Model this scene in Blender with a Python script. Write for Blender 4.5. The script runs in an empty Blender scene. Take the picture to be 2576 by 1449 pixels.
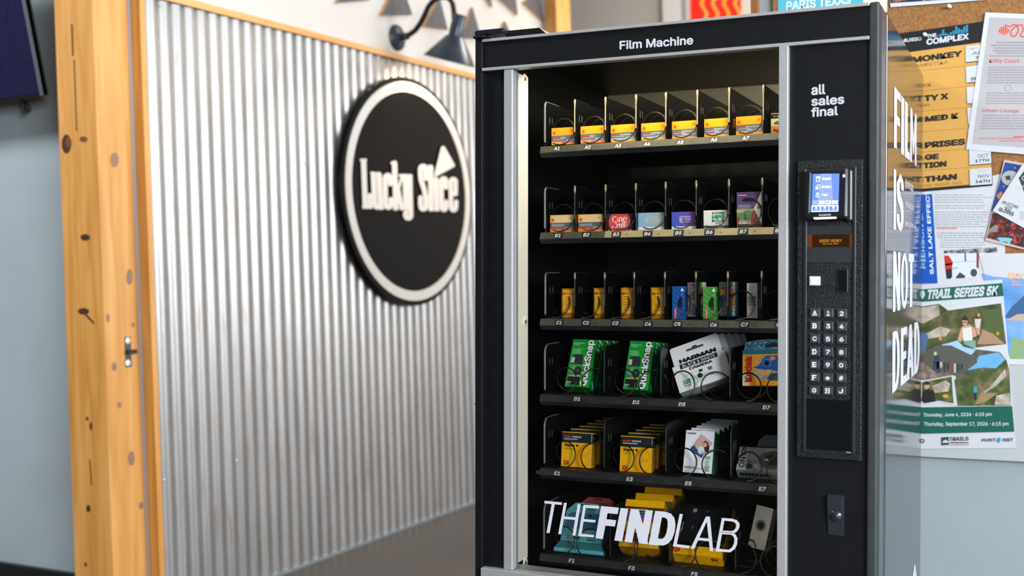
import bpy, math, random
import numpy as np
from mathutils import Matrix, Vector

random.seed(7)
SC = bpy.context.scene
COL = SC.collection

# ---------------------------------------------------------------- camera, light, exposure
F_PX, CX, CY = 2843.3, 1288.0, 724.5
R = np.array([[0.86992593, 0.49221146, -0.03093133],
              [-0.0199441, -0.02755633, -0.99942127],
              [-0.49277896, 0.87003938, -0.01415525]])      # rows: camera right, down, forward
CAM = np.array([0.0, 0.0, 1.29])
cd = bpy.data.cameras.new('camera')
cam = bpy.data.objects.new('camera', cd)
COL.objects.link(cam)
cd.sensor_width = 36.0
cd.lens = F_PX / 2576 * 36
cd.clip_end = 60
cd.dof.use_dof = True
cd.dof.focus_distance = 2.62
cd.dof.aperture_fstop = 2.6
mw = Matrix.Identity(4)
for i in range(3):
    mw[i][0] = R[0][i]
    mw[i][1] = -R[1][i]
    mw[i][2] = -R[2][i]
    mw[i][3] = CAM[i]
cam.matrix_world = mw
SC.camera = cam

SC.view_settings.view_transform = 'Standard'
SC.view_settings.look = 'None'
SC.view_settings.gamma = 1.0
SC.view_settings.use_curve_mapping = False
SC.view_settings.exposure = 0.0
SC.cycles.use_denoising = True
SC.cycles.max_bounces = 8
SC.cycles.transparent_max_bounces = 16
SC.cycles.sample_clamp_indirect = 6.0
SC.cycles.caustics_reflective = False
SC.cycles.caustics_refractive = False

world = bpy.data.worlds.new('daylight')
SC.world = world
world.use_nodes = True
bg = world.node_tree.nodes['Background']
bg.inputs[0].default_value = (0.80, 0.90, 1.0, 1)
bg.inputs[1].default_value = 1.0


def area(name, loc, look, sx, sy, power, color, spread=180):
    d = bpy.data.lights.new(name, 'AREA')
    d.shape = 'RECTANGLE'
    d.size, d.size_y = sx, sy
    d.energy = power
    d.color = color
    d.spread = math.radians(spread)
    o = bpy.data.objects.new(name, d)
    COL.objects.link(o)
    o.location = loc
    o.rotation_euler = (Vector(look) - Vector(loc)).to_track_quat('-Z', 'Y').to_euler()
    return o


# daylight through the shop windows on the right-hand side and behind the photographer's right shoulder
area('window_light_side', (4.25, 1.7, 2.35), (-3, 3.2, 1.4), 3.1, 2.1, 235, (0.90, 0.95, 1.0))
area('window_light_far', (4.25, 6.6, 2.35), (-3, 6.6, 1.8), 4.2, 2.1, 460, (0.95, 0.97, 1.0))
area('window_light_front', (4.25, -1.9, 2.4), (-1.2, 2.2, 1.1), 2.6, 2.1, 590, (0.93, 0.96, 1.0))

area('ceiling_panel_light', (-5.4, 0.6, 5.1), (-5.0, 1.8, 0), 1.6, 1.6, 370, (0.95, 0.97, 1.0))  # fill from overhead, added to brighten the left wall; no such lamp seen
area('far_ceiling_light', (-1.6, 8.0, 5.1), (-1.6, 9.0, 0), 2.0, 2.0, 260, (1.0, 0.93, 0.85))  # unseen overhead fill, added to brighten the far wall
area('window_light_rear', (2.2, -4.95, 2.3), (-1.5, 3, 1.2), 3.2, 2.1, 40, (0.90, 0.95, 1.0))  # unseen rear window light, added to brighten left wall and machine front

# ---------------------------------------------------------------- geometry helpers
S = 1.06
RM = np.array([[0.99636931, -0.08041414, 0.02796002],
               [0.08002787, 0.99668465, 0.01467158],
               [-0.02904712, -0.01238073, 0.99950137]])       # the machine leans a little on its feet


def ray(x, y):
    return R.T @ np.array([(x - CX) / F_PX, (y - CY) / F_PX, 1.0])


OW = CAM + ray(1215, 100) * 2.65                                # top left corner of the machine's front
ZB = 1.80                                                       # machine base below that corner


def mp(x, y, dy=0.0):
    "photo point -> machine coordinates on the plane dy behind its front"
    d = RM.T @ ray(x, y)
    o = RM.T @ (OW - CAM)
    q = d * ((o[1] + dy) / d[1]) - o
    return np.array([q[0], q[1], q[2] + ZB])


def mpx(x, y, lx):
    "photo point -> machine coordinates on the side plane x = lx"
    d = RM.T @ ray(x, y)
    o = RM.T @ (OW - CAM)
    q = d * ((o[0] + lx) / d[0]) - o
    return np.array([q[0], q[1], q[2] + ZB])


def wp(x, y, axis, val):
    d = ray(x, y)
    return CAM + d * ((val - CAM[axis]) / d[axis])


MACH = Matrix.Identity(4)
_o = OW + RM @ np.array([0, 0, -ZB])
for i in range(3):
    for j in range(3):
        MACH[i][j] = RM[i][j]
    MACH[i][3] = _o[i]


def lin(h):
    h = h.lstrip('#')
    o = []
    for i in (0, 2, 4):
        c = int(h[i:i + 2], 16) / 255
        o.append(c / 12.92 if c <= 0.04045 else ((c + 0.055) / 1.055) ** 2.4)
    return (*o, 1.0)


MATS = {}


def P(h, rough=0.5, metal=0.0, spec=0.5, emit=0.0, coat=0.0):
    key = (h, rough, metal, spec, emit, coat)
    if key in MATS:
        return MATS[key]
    m = bpy.data.materials.new('paint_' + h)
    m.use_nodes = True
    b = m.node_tree.nodes['Principled BSDF']
    b.inputs['Base Color'].default_value = lin(h)
    b.inputs['Roughness'].default_value = rough
    b.inputs['Metallic'].default_value = metal
    b.inputs['Specular IOR Level'].default_value = spec
    b.inputs['Coat Weight'].default_value = coat
    if emit:
        b.inputs['Emission Color'].default_value = lin(h)
        b.inputs['Emission Strength'].default_value = emit
    MATS[key] = m
    return m


def NZ(name, stops, scale=(1, 1, 1), nscale=5.0, detail=4.0, rough=0.6, metal=0.0, bump=0.0, bscale=None, distort=0.0, spec=0.5,
       rmin=None, voronoi=False):
    "procedural colour from noise through a colour ramp, with optional bump and varying gloss"
    m = bpy.data.materials.new(name)
    m.use_nodes = True
    nt = m.node_tree
    b = nt.nodes['Principled BSDF']
    tc = nt.nodes.new('ShaderNodeTexCoord')
    mpn = nt.nodes.new('ShaderNodeMapping')
    mpn.inputs['Scale'].default_value = scale
    nt.links.new(tc.outputs['Object'], mpn.inputs['Vector'])
    nz = nt.nodes.new('ShaderNodeTexNoise')
    nz.inputs['Scale'].default_value = nscale
    nz.inputs['Detail'].default_value = detail
    nz.inputs['Distortion'].default_value = distort
    nt.links.new(mpn.outputs[0], nz.inputs['Vector'])
    cr = nt.nodes.new('ShaderNodeValToRGB')
    el = cr.color_ramp.elements
    while len(el) < len(stops):
        el.new(0.5)
    for e, (p, h) in zip(el, stops):
        e.position = p
        e.color = lin(h)
    nt.links.new(nz.outputs['Fac'], cr.inputs['Fac'])
    nt.links.new(cr.outputs[0], b.inputs['Base Color'])
    b.inputs['Roughness'].default_value = rough
    b.inputs['Metallic'].default_value = metal
    b.inputs['Specular IOR Level'].default_value = spec
    if rmin is not None:
        mr = nt.nodes.new('ShaderNodeMapRange')
        mr.inputs['From Min'].default_value = 0.3
        mr.inputs['From Max'].default_value = 0.7
        mr.inputs['To Min'].default_value = rmin
        mr.inputs['To Max'].default_value = rough
        nt.links.new(nz.outputs['Fac'], mr.inputs['Value'])
        nt.links.new(mr.outputs[0], b.inputs['Roughness'])
    if bump:
        if voronoi:
            t = nt.nodes.new('ShaderNodeTexVoronoi')
            t.inputs['Scale'].default_value = bscale
            out = t.outputs['Distance']
        else:
            t = nt.nodes.new('ShaderNodeTexNoise')
            t.inputs['Scale'].default_value = bscale or nscale
            t.inputs['Detail'].default_value = 3
            out = t.outputs['Fac']
        nt.links.new(mpn.outputs[0], t.inputs['Vector'])
        bp = nt.nodes.new('ShaderNodeBump')
        bp.inputs['Strength'].default_value = bump
        bp.inputs['Distance'].default_value = 0.002
        nt.links.new(out, bp.inputs['Height'])
        nt.links.new(bp.outputs[0], b.inputs['Normal'])
    return m


class MB:
    "collects shapes and links them as one mesh object"

    def __init__(s):
        s.v, s.f, s.mi, s.ms, s.sm = [], [], [], [], []

    def slot(s, m):
        if m not in s.ms:
            s.ms.append(m)
        return s.ms.index(m)

    def add(s, vs, fs, m, smooth=False):
        n = len(s.v)
        k = s.slot(m)
        s.v += [tuple(float(c) for c in p) for p in vs]
        for f in fs:
            s.f.append([i + n for i in f])
            s.mi.append(k)
            s.sm.append(smooth)

    def poly(s, pts, m):
        s.add(pts, [list(range(len(pts)))], m)

    def box(s, x0, x1, y0, y1, z0, z1, m, c=0.0):
        x0, x1 = min(x0, x1), max(x0, x1)
        y0, y1 = min(y0, y1), max(y0, y1)
        z0, z1 = min(z0, z1), max(z0, z1)
        if c <= 0:
            vs = [(x, y, z) for z in (z0, z1) for y in (y0, y1) for x in (x0, x1)]
            fs = [(0, 2, 3, 1), (4, 5, 7, 6), (0, 1, 5, 4), (2, 6, 7, 3), (0, 4, 6, 2), (1, 3, 7, 5)]
            s.add(vs, fs, m)
            return
        bm = __import__('bmesh').new()
        import bmesh
        bmesh.ops.create_cube(bm, size=1)
        for v in bm.verts:
            v.co = Vector(((x0 + x1) / 2 + v.co.x * (x1 - x0), (y0 + y1) / 2 + v.co.y * (y1 - y0), (z0 + z1) / 2 + v.co.z * (z1 - z0)))
        bmesh.ops.bevel(bm, geom=list(bm.edges), offset=c, segments=2, affect='EDGES', profile=0.5)
        bm.verts.ensure_lookup_table()
        s.add([v.co[:] for v in bm.verts], [[v.index for v in f.verts] for f in bm.faces], m)
        bm.free()

    def prism(s, a, b, m):
        "solid between two equal outlines"
        n = len(a)
        s.add(list(a) + list(b), [list(range(n))[::-1], [n + i for i in range(n)]] +
              [(i, (i + 1) % n, n + (i + 1) % n, n + i) for i in range(n)], m)

    def tube(s, path, r, m, n=8, smooth=True):
        pts = [Vector(p) for p in path]
        rs = r if isinstance(r, (list, tuple)) else [r] * len(pts)
        t0 = (pts[1] - pts[0]).normalized()
        ref = Vector((0, 0, 1)) if abs(t0.z) < 0.9 else Vector((1, 0, 0))
        u = t0.cross(ref).normalized()
        vs, fs = [], []
        for i, p in enumerate(pts):
            t = (pts[min(i + 1, len(pts) - 1)] - pts[max(i - 1, 0)]).normalized()
            u = (u - t * u.dot(t)).normalized()
            w = t.cross(u)
            for k in range(n):
                a = 2 * math.pi * k / n
                vs.append(p + (u * math.cos(a) + w * math.sin(a)) * rs[i])
        for i in range(len(pts) - 1):
            for k in range(n):
                fs.append((i * n + k, i * n + (k + 1) % n, (i + 1) * n + (k + 1) % n, (i + 1) * n + k))
        s.add(vs, fs, m, smooth)
        e = (len(pts) - 1) * n
        s.add(vs[:n], [list(range(n))[::-1]], m)
        s.add(vs[e:], [list(range(n))], m)

    def lathe(s, prof, M, m, n=28, smooth=True):
        "profile (r, h) spun about the local z axis of M"
        vs, fs = [], []
        for r, h in prof:
            for k in range(n):
                a = 2 * math.pi * k / n
                vs.append(M @ Vector((r * math.cos(a), r * math.sin(a), h)))
        for i in range(len(prof) - 1):
            for k in range(n):
                fs.append((i * n + k, i * n + (k + 1) % n, (i + 1) * n + (k + 1) % n, (i + 1) * n + k))
        s.add(vs, fs, m, smooth)

    def build(s, name, parent=None, matrix=None):
        me = bpy.data.meshes.new(name)
        me.from_pydata(s.v, [], s.f)
        for m in s.ms:
            me.materials.append(m)
        me.polygons.foreach_set('material_index', s.mi)
        me.polygons.foreach_set('use_smooth', s.sm)
        me.update()
        o = bpy.data.objects.new(name, me)
        COL.objects.link(o)
        if matrix is not None:
            o.matrix_world = matrix
        if parent is not None:
            o.parent = parent
            o.matrix_parent_inverse = Matrix.Identity(4)
        return o


TXT = {}
try:                                                            # Blender's own interface typeface
    import os
    FONT = bpy.data.fonts.load(os.path.join(bpy.utils.system_resource('DATAFILES'), 'fonts', 'Inter.woff2'))
except Exception:
    FONT = None


def glyphs(t, bold):
    key = (t, bold)
    if key not in TXT:
        cu = bpy.data.curves.new('t', 'FONT')
        cu.body = t
        if FONT:
            cu.font = FONT
        cu.size = 1.0
        cu.resolution_u = 3
        cu.fill_mode = 'FRONT'
        o = bpy.data.objects.new('t', cu)
        COL.objects.link(o)
        dg = bpy.context.evaluated_depsgraph_get()
        me = bpy.data.meshes.new_from_object(o.evaluated_get(dg))
        v = np.array([w.co[:2] for w in me.vertices]) if len(me.vertices) else np.zeros((1, 2))
        f = [list(p.vertices) for p in me.polygons]
        bpy.data.objects.remove(o)
        bpy.data.curves.remove(cu)
        bpy.data.meshes.remove(me)
        k0, n0 = np.zeros(len(v)), len(v)
        if bold:                                                # heavier weight: the glyph stamped a little to every side
            nk_ = 6 if bold < 0.026 else 10
            st_ = [(0, 0)] + [(math.cos(2 * math.pi * (k + 0.25) / nk_), math.sin(2 * math.pi * (k + 0.25) / nk_)) for k in range(nk_)]
            f = [[i + k * n0 for i in q] for k in range(len(st_)) for q in f]
            k0 = np.repeat(np.arange(len(st_)), n0) * 1.0
            v = np.concatenate([v + np.array(d) * bold * 0.9 for d in st_])
        lo, hi = v.min(0), v.max(0)
        TXT[key] = ((v - lo) / np.maximum(hi - lo, 1e-6), f, k0)
    return TXT[key]


class Print:
    "flat printing on a surface: fn(u, v, layer) gives the 3D point"

    def __init__(s, mb, fn, step=0.00015):
        s.mb, s.fn, s.L, s.step = mb, fn, 1, step

    def q(s, u, v):
        return s.fn(u, v, s.L * s.step)

    def up(s):
        s.L += 1

    def poly(s, pts, m):
        s.mb.poly([s.q(*p) for p in pts], m)
        s.up()

    def rect(s, u0, v0, u1, v1, m):
        s.poly([(u0, v0), (u1, v0), (u1, v1), (u0, v1)], m)

    def disc(s, c, ru, rv, m, n=28):
        s.poly([(c[0] + ru * math.cos(2 * math.pi * k / n), c[1] + rv * math.sin(2 * math.pi * k / n)) for k in range(n)], m)

    def ring(s, c, ru, rv, t, m, n=40):
        a = [(math.cos(2 * math.pi * k / n), math.sin(2 * math.pi * k / n)) for k in range(n)]
        vs = [s.q(c[0] + ru * x, c[1] + rv * y) for x, y in a] + [s.q(c[0] + ru * (1 - t) * x, c[1] + rv * (1 - t) * y) for x, y in a]
        s.mb.add(vs, [(k, (k + 1) % n, n + (k + 1) % n, n + k) for k in range(n)], m)
        s.up()

    def line(s, pts, w, m, cap=False):
        "stroke of width w in the surface's own units"
        for (a, b) in zip(pts[:-1], pts[1:]):
            d = np.array(b, float) - np.array(a, float)
            n = np.array([-d[1], d[0]]) / (np.linalg.norm(d) + 1e-9) * w / 2
            s.mb.poly([s.q(*(np.array(a) + n)), s.q(*(np.array(b) + n)), s.q(*(np.array(b) - n)), s.q(*(np.array(a) - n))], m)
            s.L += 0.25
        if cap:
            for p in pts:
                s.mb.poly([s.q(p[0] + w / 2 * math.cos(k * math.pi / 7), p[1] + w / 2 * math.sin(k * math.pi / 7)) for k in range(14)], m)
                s.L += 0.25
        s.up()

    def text(s, t, bl, br, tl, m, bold=0.0):
        v, f, k0 = glyphs(t, bold)
        bl, br, tl = map(lambda p: np.array(p, float), (bl, br, tl))
        L0, pts = s.L, []
        for (a, b), k in zip(v, k0):
            s.L = L0 + k * 0.1
            pts.append(s.q(*(bl + (br - bl) * a + (tl - bl) * b)))
        s.L = L0
        s.mb.add(pts, f, m)
        s.up()

    def tx(s, t, u0, v0, u1, v1, m, bold=0.0):
        s.text(t, (u0, v0), (u1, v0), (u0, v1), m, bold)

    def tup(s, t, u0, v0, u1, v1, m, bold=0.0):
        "text that reads upward, filling the rectangle"
        s.text(t, (u1, v0), (u1, v1), (u0, v0), m, bold)

    def lines(s, u0, v0, u1, v1, n, m, fill=0.5, jag=0.25):
        "rows of small print too fine to read"
        h = (v1 - v0) / n
        for i in range(n):
            v = v1 - (i + 1) * h
            e = u1 - (u1 - u0) * jag * random.random()
            u = u0
            while u < e - 1e-9:
                w = (u1 - u0) * random.uniform(0.04, 0.14)
                s.mb.poly([s.q(u, v), s.q(min(u + w, e), v), s.q(min(u + w, e), v + h * fill), s.q(u, v + h * fill)], m)
                u += w + (u1 - u0) * 0.018
        s.up()


def tag(o, label, cat, group=None):
    o['label'] = label
    o['category'] = cat
    if group:
        o['group'] = group
    return o


def struct(o):
    o['kind'] = 'structure'
    return o


def thing(name, label, cat, matrix, group=None):
    o = bpy.data.objects.new(name, None)
    o.empty_display_size = 0.05
    COL.objects.link(o)
    o.matrix_world = matrix
    return tag(o, label, cat, group)


def T(x, y, z):
    return Matrix.Translation((x, y, z))


def euler(rx, ry, rz):
    return Matrix.Rotation(rz, 4, 'Z') @ Matrix.Rotation(ry, 4, 'Y') @ Matrix.Rotation(rx, 4, 'X')


# ---------------------------------------------------------------- common materials
WHITE = P('F4F4F2', 0.45)
PRINTW = P('C4C7D0', 0.4)
BLACK = P('0B0C0E', 0.35)
BLACKM = NZ('black_powder_coat', [(0.3, '090B0E'), (0.7, '0D1013')], (1, 1, 1), 30, rough=0.42, bump=0.12, bscale=500, spec=0.3)
POSTM = NZ('charcoal_vinyl', [(0.3, '2B3232'), (0.7, '323A3A')], (1, 1, 1), 30, rough=0.5, bump=0.1, bscale=400, spec=0.4)
ALU = NZ('brushed_aluminium', [(0.3, 'ADAFB1'), (0.7, 'BABBBD')], (12, 12, 12), 20, rough=0.5, metal=0.6, bump=0.03, bscale=60)
CREAM = NZ('cream_liner_paint', [(0.3, 'EDEADF'), (0.7, 'F4F1E8')], (1, 1, 1), 8, rough=0.5)
INNER = P('0C0D0F', 0.5, 0, 0.3)
DIV = P('090A0B', 0.36, 0, 0.25)
RAILD = NZ('black_tray_rail', [(0.3, '151717'), (0.7, '1B1D1C')], (1, 1, 1), 40, rough=0.45, bump=0.05, bscale=300)
RAIL_LIT = NZ('tray_rail_paint', [(0.3, '3A3931'), (0.7, '43423A')], (1, 1, 1), 40, rough=0.45, bump=0.05, bscale=300)  # black rail lightened in colour for the lamp light on the upper trays
RAIL_PATCH = NZ('tan_tray_rail', [(0.3, '8F8364'), (0.7, '9C9070')], (1, 1, 30), 20, rough=0.42, bump=0.05, bscale=300)  # patch of light on the second tray's rail, put into its colour
WIRE = P('2B2B2A', 0.3, 0.6)
YEL = P('F0A01C', 0.4)
KYEL = P('F6B500', 0.4)
RED = P('D8251F', 0.4)
DKG = P('25282A', 0.4)

# ---------------------------------------------------------------- the room
XC = -3.337                                                     # plane of the corrugated wall
YB = 3.345                                                      # plane of the notice-board wall
WALLM = NZ('grey_wall_paint', [(0.3, '97A4AA'), (0.7, '9FACB2')], (1, 1, 1), 3, rough=0.7, bump=0.15, bscale=90, spec=0.3)
WHITEM = NZ('white_wall_paint', [(0.3, 'C4BEB8'), (0.7, 'CAC5BF')], (1, 1, 1), 2, rough=0.75, bump=0.1, bscale=80, spec=0.3)
FLOORM = NZ('stained_concrete', [(0.25, '352E29'), (0.5, '4B433C'), (0.75, '5D544D')], (1, 1, 1), 1.6, 8, rough=0.55, bump=0.1, bscale=30, rmin=0.4)
DARKM = P('3A3A3C', 0.7)


def wood(name, dark, mid, light, sc=(9, 9, 0.6)):
    return NZ(name, [(0.25, dark), (0.5, mid), (0.78, light)], sc, 3.0, 6, rough=0.5, bump=0.08, bscale=14, distort=0.6)


WOOD = wood('pine_stain', 'B57A34', 'CC9248', 'DBA661')
WOODY = wood('pine_stain_rail', 'C28544', 'D69C58', 'E2AF72', (9, 0.6, 9))

mb = MB(); mb.box(-8, 5, -5.2, 11, -0.1, 0, FLOORM); struct(mb.build('floor'))
mb = MB(); mb.box(-8, 5, -5.2, 11, 5.2, 5.3, WHITEM); struct(mb.build('ceiling'))
mb = MB()
mb.box(-1.02, 4.6, YB, YB + 0.12, 0, 5.2, WALLM)
struct(mb.build('wall_back'))
mb = MB(); mb.box(-8, -3.42, 3.155, 3.275, 0, 5.2, WALLM); struct(mb.build('wall_left'))
mb = MB(); mb.box(-8, -3.44, 3.13, 3.155, 0, 0.1, P('101214', 0.5)); struct(mb.build('baseboard_left'))
mb = MB(); mb.box(XC - 0.14, XC - 0.022, 3.075, 6.42, 0, 5.2, WHITEM); struct(mb.build('wall_partition'))
mb = MB(); mb.box(-8, 5, 10.4, 10.5, 0, 5.2, WHITEM); struct(mb.build('wall_far'))
mb = MB(); mb.box(-8.1, -8, -5.2, 11, 0, 5.2, DARKM); struct(mb.build('wall_side'))
mb = MB()
mb.box(-8, 0.4, -5.2, -5.1, 0, 5.2, DARKM)
mb.box(0.4, 5, -5.2, -5.1, 0, 1.2, WALLM)
mb.box(0.4, 5, -5.2, -5.1, 3.4, 5.2, WALLM)
mb.box(4.0, 5, -5.2, -5.1, 1.2, 3.4, WALLM)
struct(mb.build('wall_rear'))
mb = MB()
mb.box(4.5, 4.6, -5.2, 11, 0, 1.2, wood('wainscot_pine', '9A6030', 'B5763F', 'C78A54', (9, 9, 0.6)))  # unseen lower wall, warm wood added for its reflection in the corrugated steel
mb.box(4.5, 4.6, -5.2, 11, 3.4, 5.2, WALLM)
for y0, y1 in ((-5.2, -5.0), (-2.7, -2.5), (3.3, 4.4), (8.8, 11)):
    mb.box(4.5, 4.6, y0, y1, 1.2, 3.4, WALLM)
struct(mb.build('wall_right'))

for n, (y0, y1) in enumerate(((-5.0, -2.7), (-2.5, 3.3), (4.4, 8.8))):
    mb = MB()
    for k in range(4):
        y = y0 + (y1 - y0) * k / 3
        mb.box(4.51, 4.58, y - 0.03, y + 0.03, 1.2, 3.4, DKG)
    mb.box(4.51, 4.58, y0, y1, 1.2, 1.26, DKG)
    mb.box(4.51, 4.58, y0, y1, 3.34, 3.4, DKG)
    struct(mb.build('window_%d' % (n + 1)))

mb = MB()
for k in range(4):
    mb.box(0.4 + 1.2 * k - 0.03, 0.4 + 1.2 * k + 0.03, -5.18, -5.12, 1.2, 3.4, DKG)
struct(mb.build('window_4'))  # unseen rear window, added along with its fill light

# ---------------------------------------------------------------- corrugated partition and its timber frame
CORR = bpy.data.materials.new('galvanised_steel')
CORR.use_nodes = True
nt = CORR.node_tree
b = nt.nodes['Principled BSDF']
b.inputs['Metallic'].default_value = 0.78
tc = nt.nodes.new('ShaderNodeTexCoord')
m1 = nt.nodes.new('ShaderNodeMapping'); m1.inputs['Scale'].default_value = (1, 5, 0.5)
n1 = nt.nodes.new('ShaderNodeTexNoise'); n1.inputs['Scale'].default_value = 4.0; n1.inputs['Detail'].default_value = 6
c1 = nt.nodes.new('ShaderNodeValToRGB')
for e, (p, h) in zip(c1.color_ramp.elements, ((0.3, '959493'), (0.6, 'A3A2A1'))):
    e.position = p; e.color = lin(h)
m2 = nt.nodes.new('ShaderNodeMapping'); m2.inputs['Scale'].default_value = (1, 16, 1.6)
n2 = nt.nodes.new('ShaderNodeTexNoise'); n2.inputs['Scale'].default_value = 3.0; n2.inputs['Detail'].default_value = 8
c2 = nt.nodes.new('ShaderNodeValToRGB')
for e, (p, h) in zip(c2.color_ramp.elements, ((0.57, '000000'), (0.72, 'FFFFFF'))):
    e.position = p; e.color = lin(h)
mx = nt.nodes.new('ShaderNodeMixRGB'); mx.inputs['Color2'].default_value = lin('6E5A46')
sc2 = nt.nodes.new('ShaderNodeMath'); sc2.operation = 'MULTIPLY'; sc2.inputs[1].default_value = 0.38
for m_, n_ in ((m1, n1), (m2, n2)):
    nt.links.new(tc.outputs['Object'], m_.inputs[0]); nt.links.new(m_.outputs[0], n_.inputs['Vector'])
nt.links.new(n1.outputs['Fac'], c1.inputs[0]); nt.links.new(n2.outputs['Fac'], c2.inputs[0])
nt.links.new(c1.outputs[0], mx.inputs['Color1']); nt.links.new(c2.outputs[0], sc2.inputs[0]); nt.links.new(sc2.outputs[0], mx.inputs['Fac'])
nt.links.new(mx.outputs[0], b.inputs['Base Color'])
mr = nt.nodes.new('ShaderNodeMapRange'); mr.inputs['To Min'].default_value = 0.36; mr.inputs['To Max'].default_value = 0.42
nt.links.new(n1.outputs['Fac'], mr.inputs[0]); nt.links.new(mr.outputs[0], b.inputs['Roughness'])

mb = MB()
PITCH, NS = 0.0673, 12
y, ys = 3.096, []
while y < 6.40:
    ys.append(y); y += PITCH / NS
vs = []
for y in ys:
    ph = 2 * math.pi * (y - 3.719) / PITCH
    w = -math.cos(ph)
    w = math.copysign(abs(w) ** 0.75, w)
    for z in (0.015, 2.392):
        vs.append((XC + 0.0034 * w, y, z))
n = len(ys)
mb.add(vs, [(2 * i, 2 * i + 2, 2 * i + 3, 2 * i + 1) for i in range(n - 1)], CORR, True)
vs2 = [(x - 0.0012, y, z) for x, y, z in vs]
mb.add(vs2, [(2 * i, 2 * i + 1, 2 * i + 3, 2 * i + 2) for i in range(n - 1)], CORR, True)
cp = mb.build('corrugated_panel')
tag(cp, 'corrugated galvanised steel sheet cladding the partition behind the round sign', 'wall cladding')
# small fixing screws
for px, py in ((405, 15), (413, 1208), (595, 1158), (770, 410)):
    q = wp(px, py, 0, XC + 0.008)
    s_ = MB(); s_.lathe([(0, 0.004), (0.004, 0.004), (0.006, 0)], Matrix.Translation(q) @ Matrix.Rotation(math.pi / 2, 4, 'Y'), P('C8CACC', 0.3, 0.8), 10)
    s_.build('screw', cp)

mb = MB(); mb.box(XC - 0.022, XC + 0.02, 3.06, 6.42, 2.39, 2.418, WOODY); struct(mb.build('trim_1'))
# bottom edge: bright cut ends of the sheet on a thin sill
mb = MB(); mb.box(XC - 0.02, XC + 0.012, 3.09, 6.42, 0.0, 0.014, P('A9B4BC', 0.35, 0.7)); struct(mb.build('trim_2'))

# post: a dark end face towards the camera, a lit side face, a metal strip and a stile
XS = XC + 0.012
xst = wp(327, 60, 1, 3.069)[0]                                  # back edge of the stile's front face
XP = xst
YF = wp(232, 0, 0, XP)[1]
XL = wp(135, 0, 1, YF)[0]
mb = MB()
mb.box(XL, XP, YF, 3.13, 0, 5.2, WOOD, 0.004)
KNOT = P('6B3F1E', 0.6); KNOTD = P('3A2312', 0.6); CRACK = P('4A2C12', 0.7); GREYK = P('8A6C58', 0.6)
pf = Print(mb, lambda x, y, l: wp(x, y, 1, YF - 0.0006 - l))
for (x, y, rx, ry, m) in ((167, 362, 12, 24, KNOTD), (210, 350, 10, 7, KNOT), (214, 597, 12, 8, KNOTD), (210, 783, 14, 8, KNOTD), (222, 1279, 5, 9, KNOTD), (215, 1420, 3, 5, KNOTD), (219, 1053, 3, 5, KNOTD), (228, 1072, 3, 10, KNOTD)):
    pf.disc((x, y), rx, ry, m, 16)
pf.disc((172, 358), 7, 14, KNOT, 14)
pf.line([(180, 60), (183, 140)], 3, CRACK); pf.line([(186, 150), (192, 330)], 2, CRACK); pf.line([(225, 1155), (230, 1220)], 2, CRACK)
pf.line([(205, 780), (235, 812)], 5, CRACK)
ps = Print(mb, lambda x, y, l: wp(x, y, 0, XP + 0.0006 + l))
for (x, y, rx, ry, m) in ((288, 402, 11, 19, GREYK), (326, 697, 8, 20, GREYK), (272, 800, 4, 11, GREYK), (288, 922, 6, 11, GREYK), (335, 817, 4, 6, GREYK), (301, 1019, 5, 8, GREYK), (331, 1153, 8, 18, GREYK), (355, 1272, 5, 9, GREYK)):
    ps.disc((x, y), rx, ry, m, 16)
post = mb.build('timber_post')
tag(post, 'square honey-stained pine post with knots at the left end of the corrugated wall', 'post')
mb = MB(); mb.box(XP + 0.0005, XP + 0.003, wp(318, 0, 0, XP)[1], 3.069, 0, 5.2, P('A9ACB6', 0.4, 0.3)); struct(mb.build('trim_3'))
mb = MB(); mb.box(XP + 0.0005, XS, 3.069, 3.095, 0, 2.42, WOOD, 0.002); struct(mb.build('trim_4'))
# strap plate screwed on the post
q0, q1 = wp(313, 848, 0, XP), wp(330, 923, 0, XP)
mb = MB()
STRAP = P('3C3D3F', 0.45)
mb.box(XP + 0.0005, XP + 0.004, q0[1], q1[1], q1[2], q0[2], STRAP, 0.001)
mb.box(XP + 0.002, XP + 0.016, q0[1], q1[1] + 0.02, (q0[2] + q1[2]) / 2 - 0.008, (q0[2] + q1[2]) / 2 + 0.008, BLACK, 0.003)
br = tag(mb.build('strap_bracket'), 'small black strap plate with two white screws on the side of the pine post', 'bracket')
for py in (857, 913):
    q = wp(321.5, py, 0, XP + 0.004)
    mb = MB(); mb.lathe([(0, 0.004), (0.006, 0.0038), (0.0125, 0.001), (0.0125, 0)], Matrix.Translation(q) @ Matrix.Rotation(math.pi / 2, 4, 'Y'), P('E8EAEC', 0.35), 18)
    mb.lathe([(0, 0.0045), (0.002, 0.0045), (0.002, 0.004)], Matrix.Translation(q) @ Matrix.Rotation(math.pi / 2, 4, 'Y'), DKG, 8)
    mb.build('screw', br)

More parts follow.
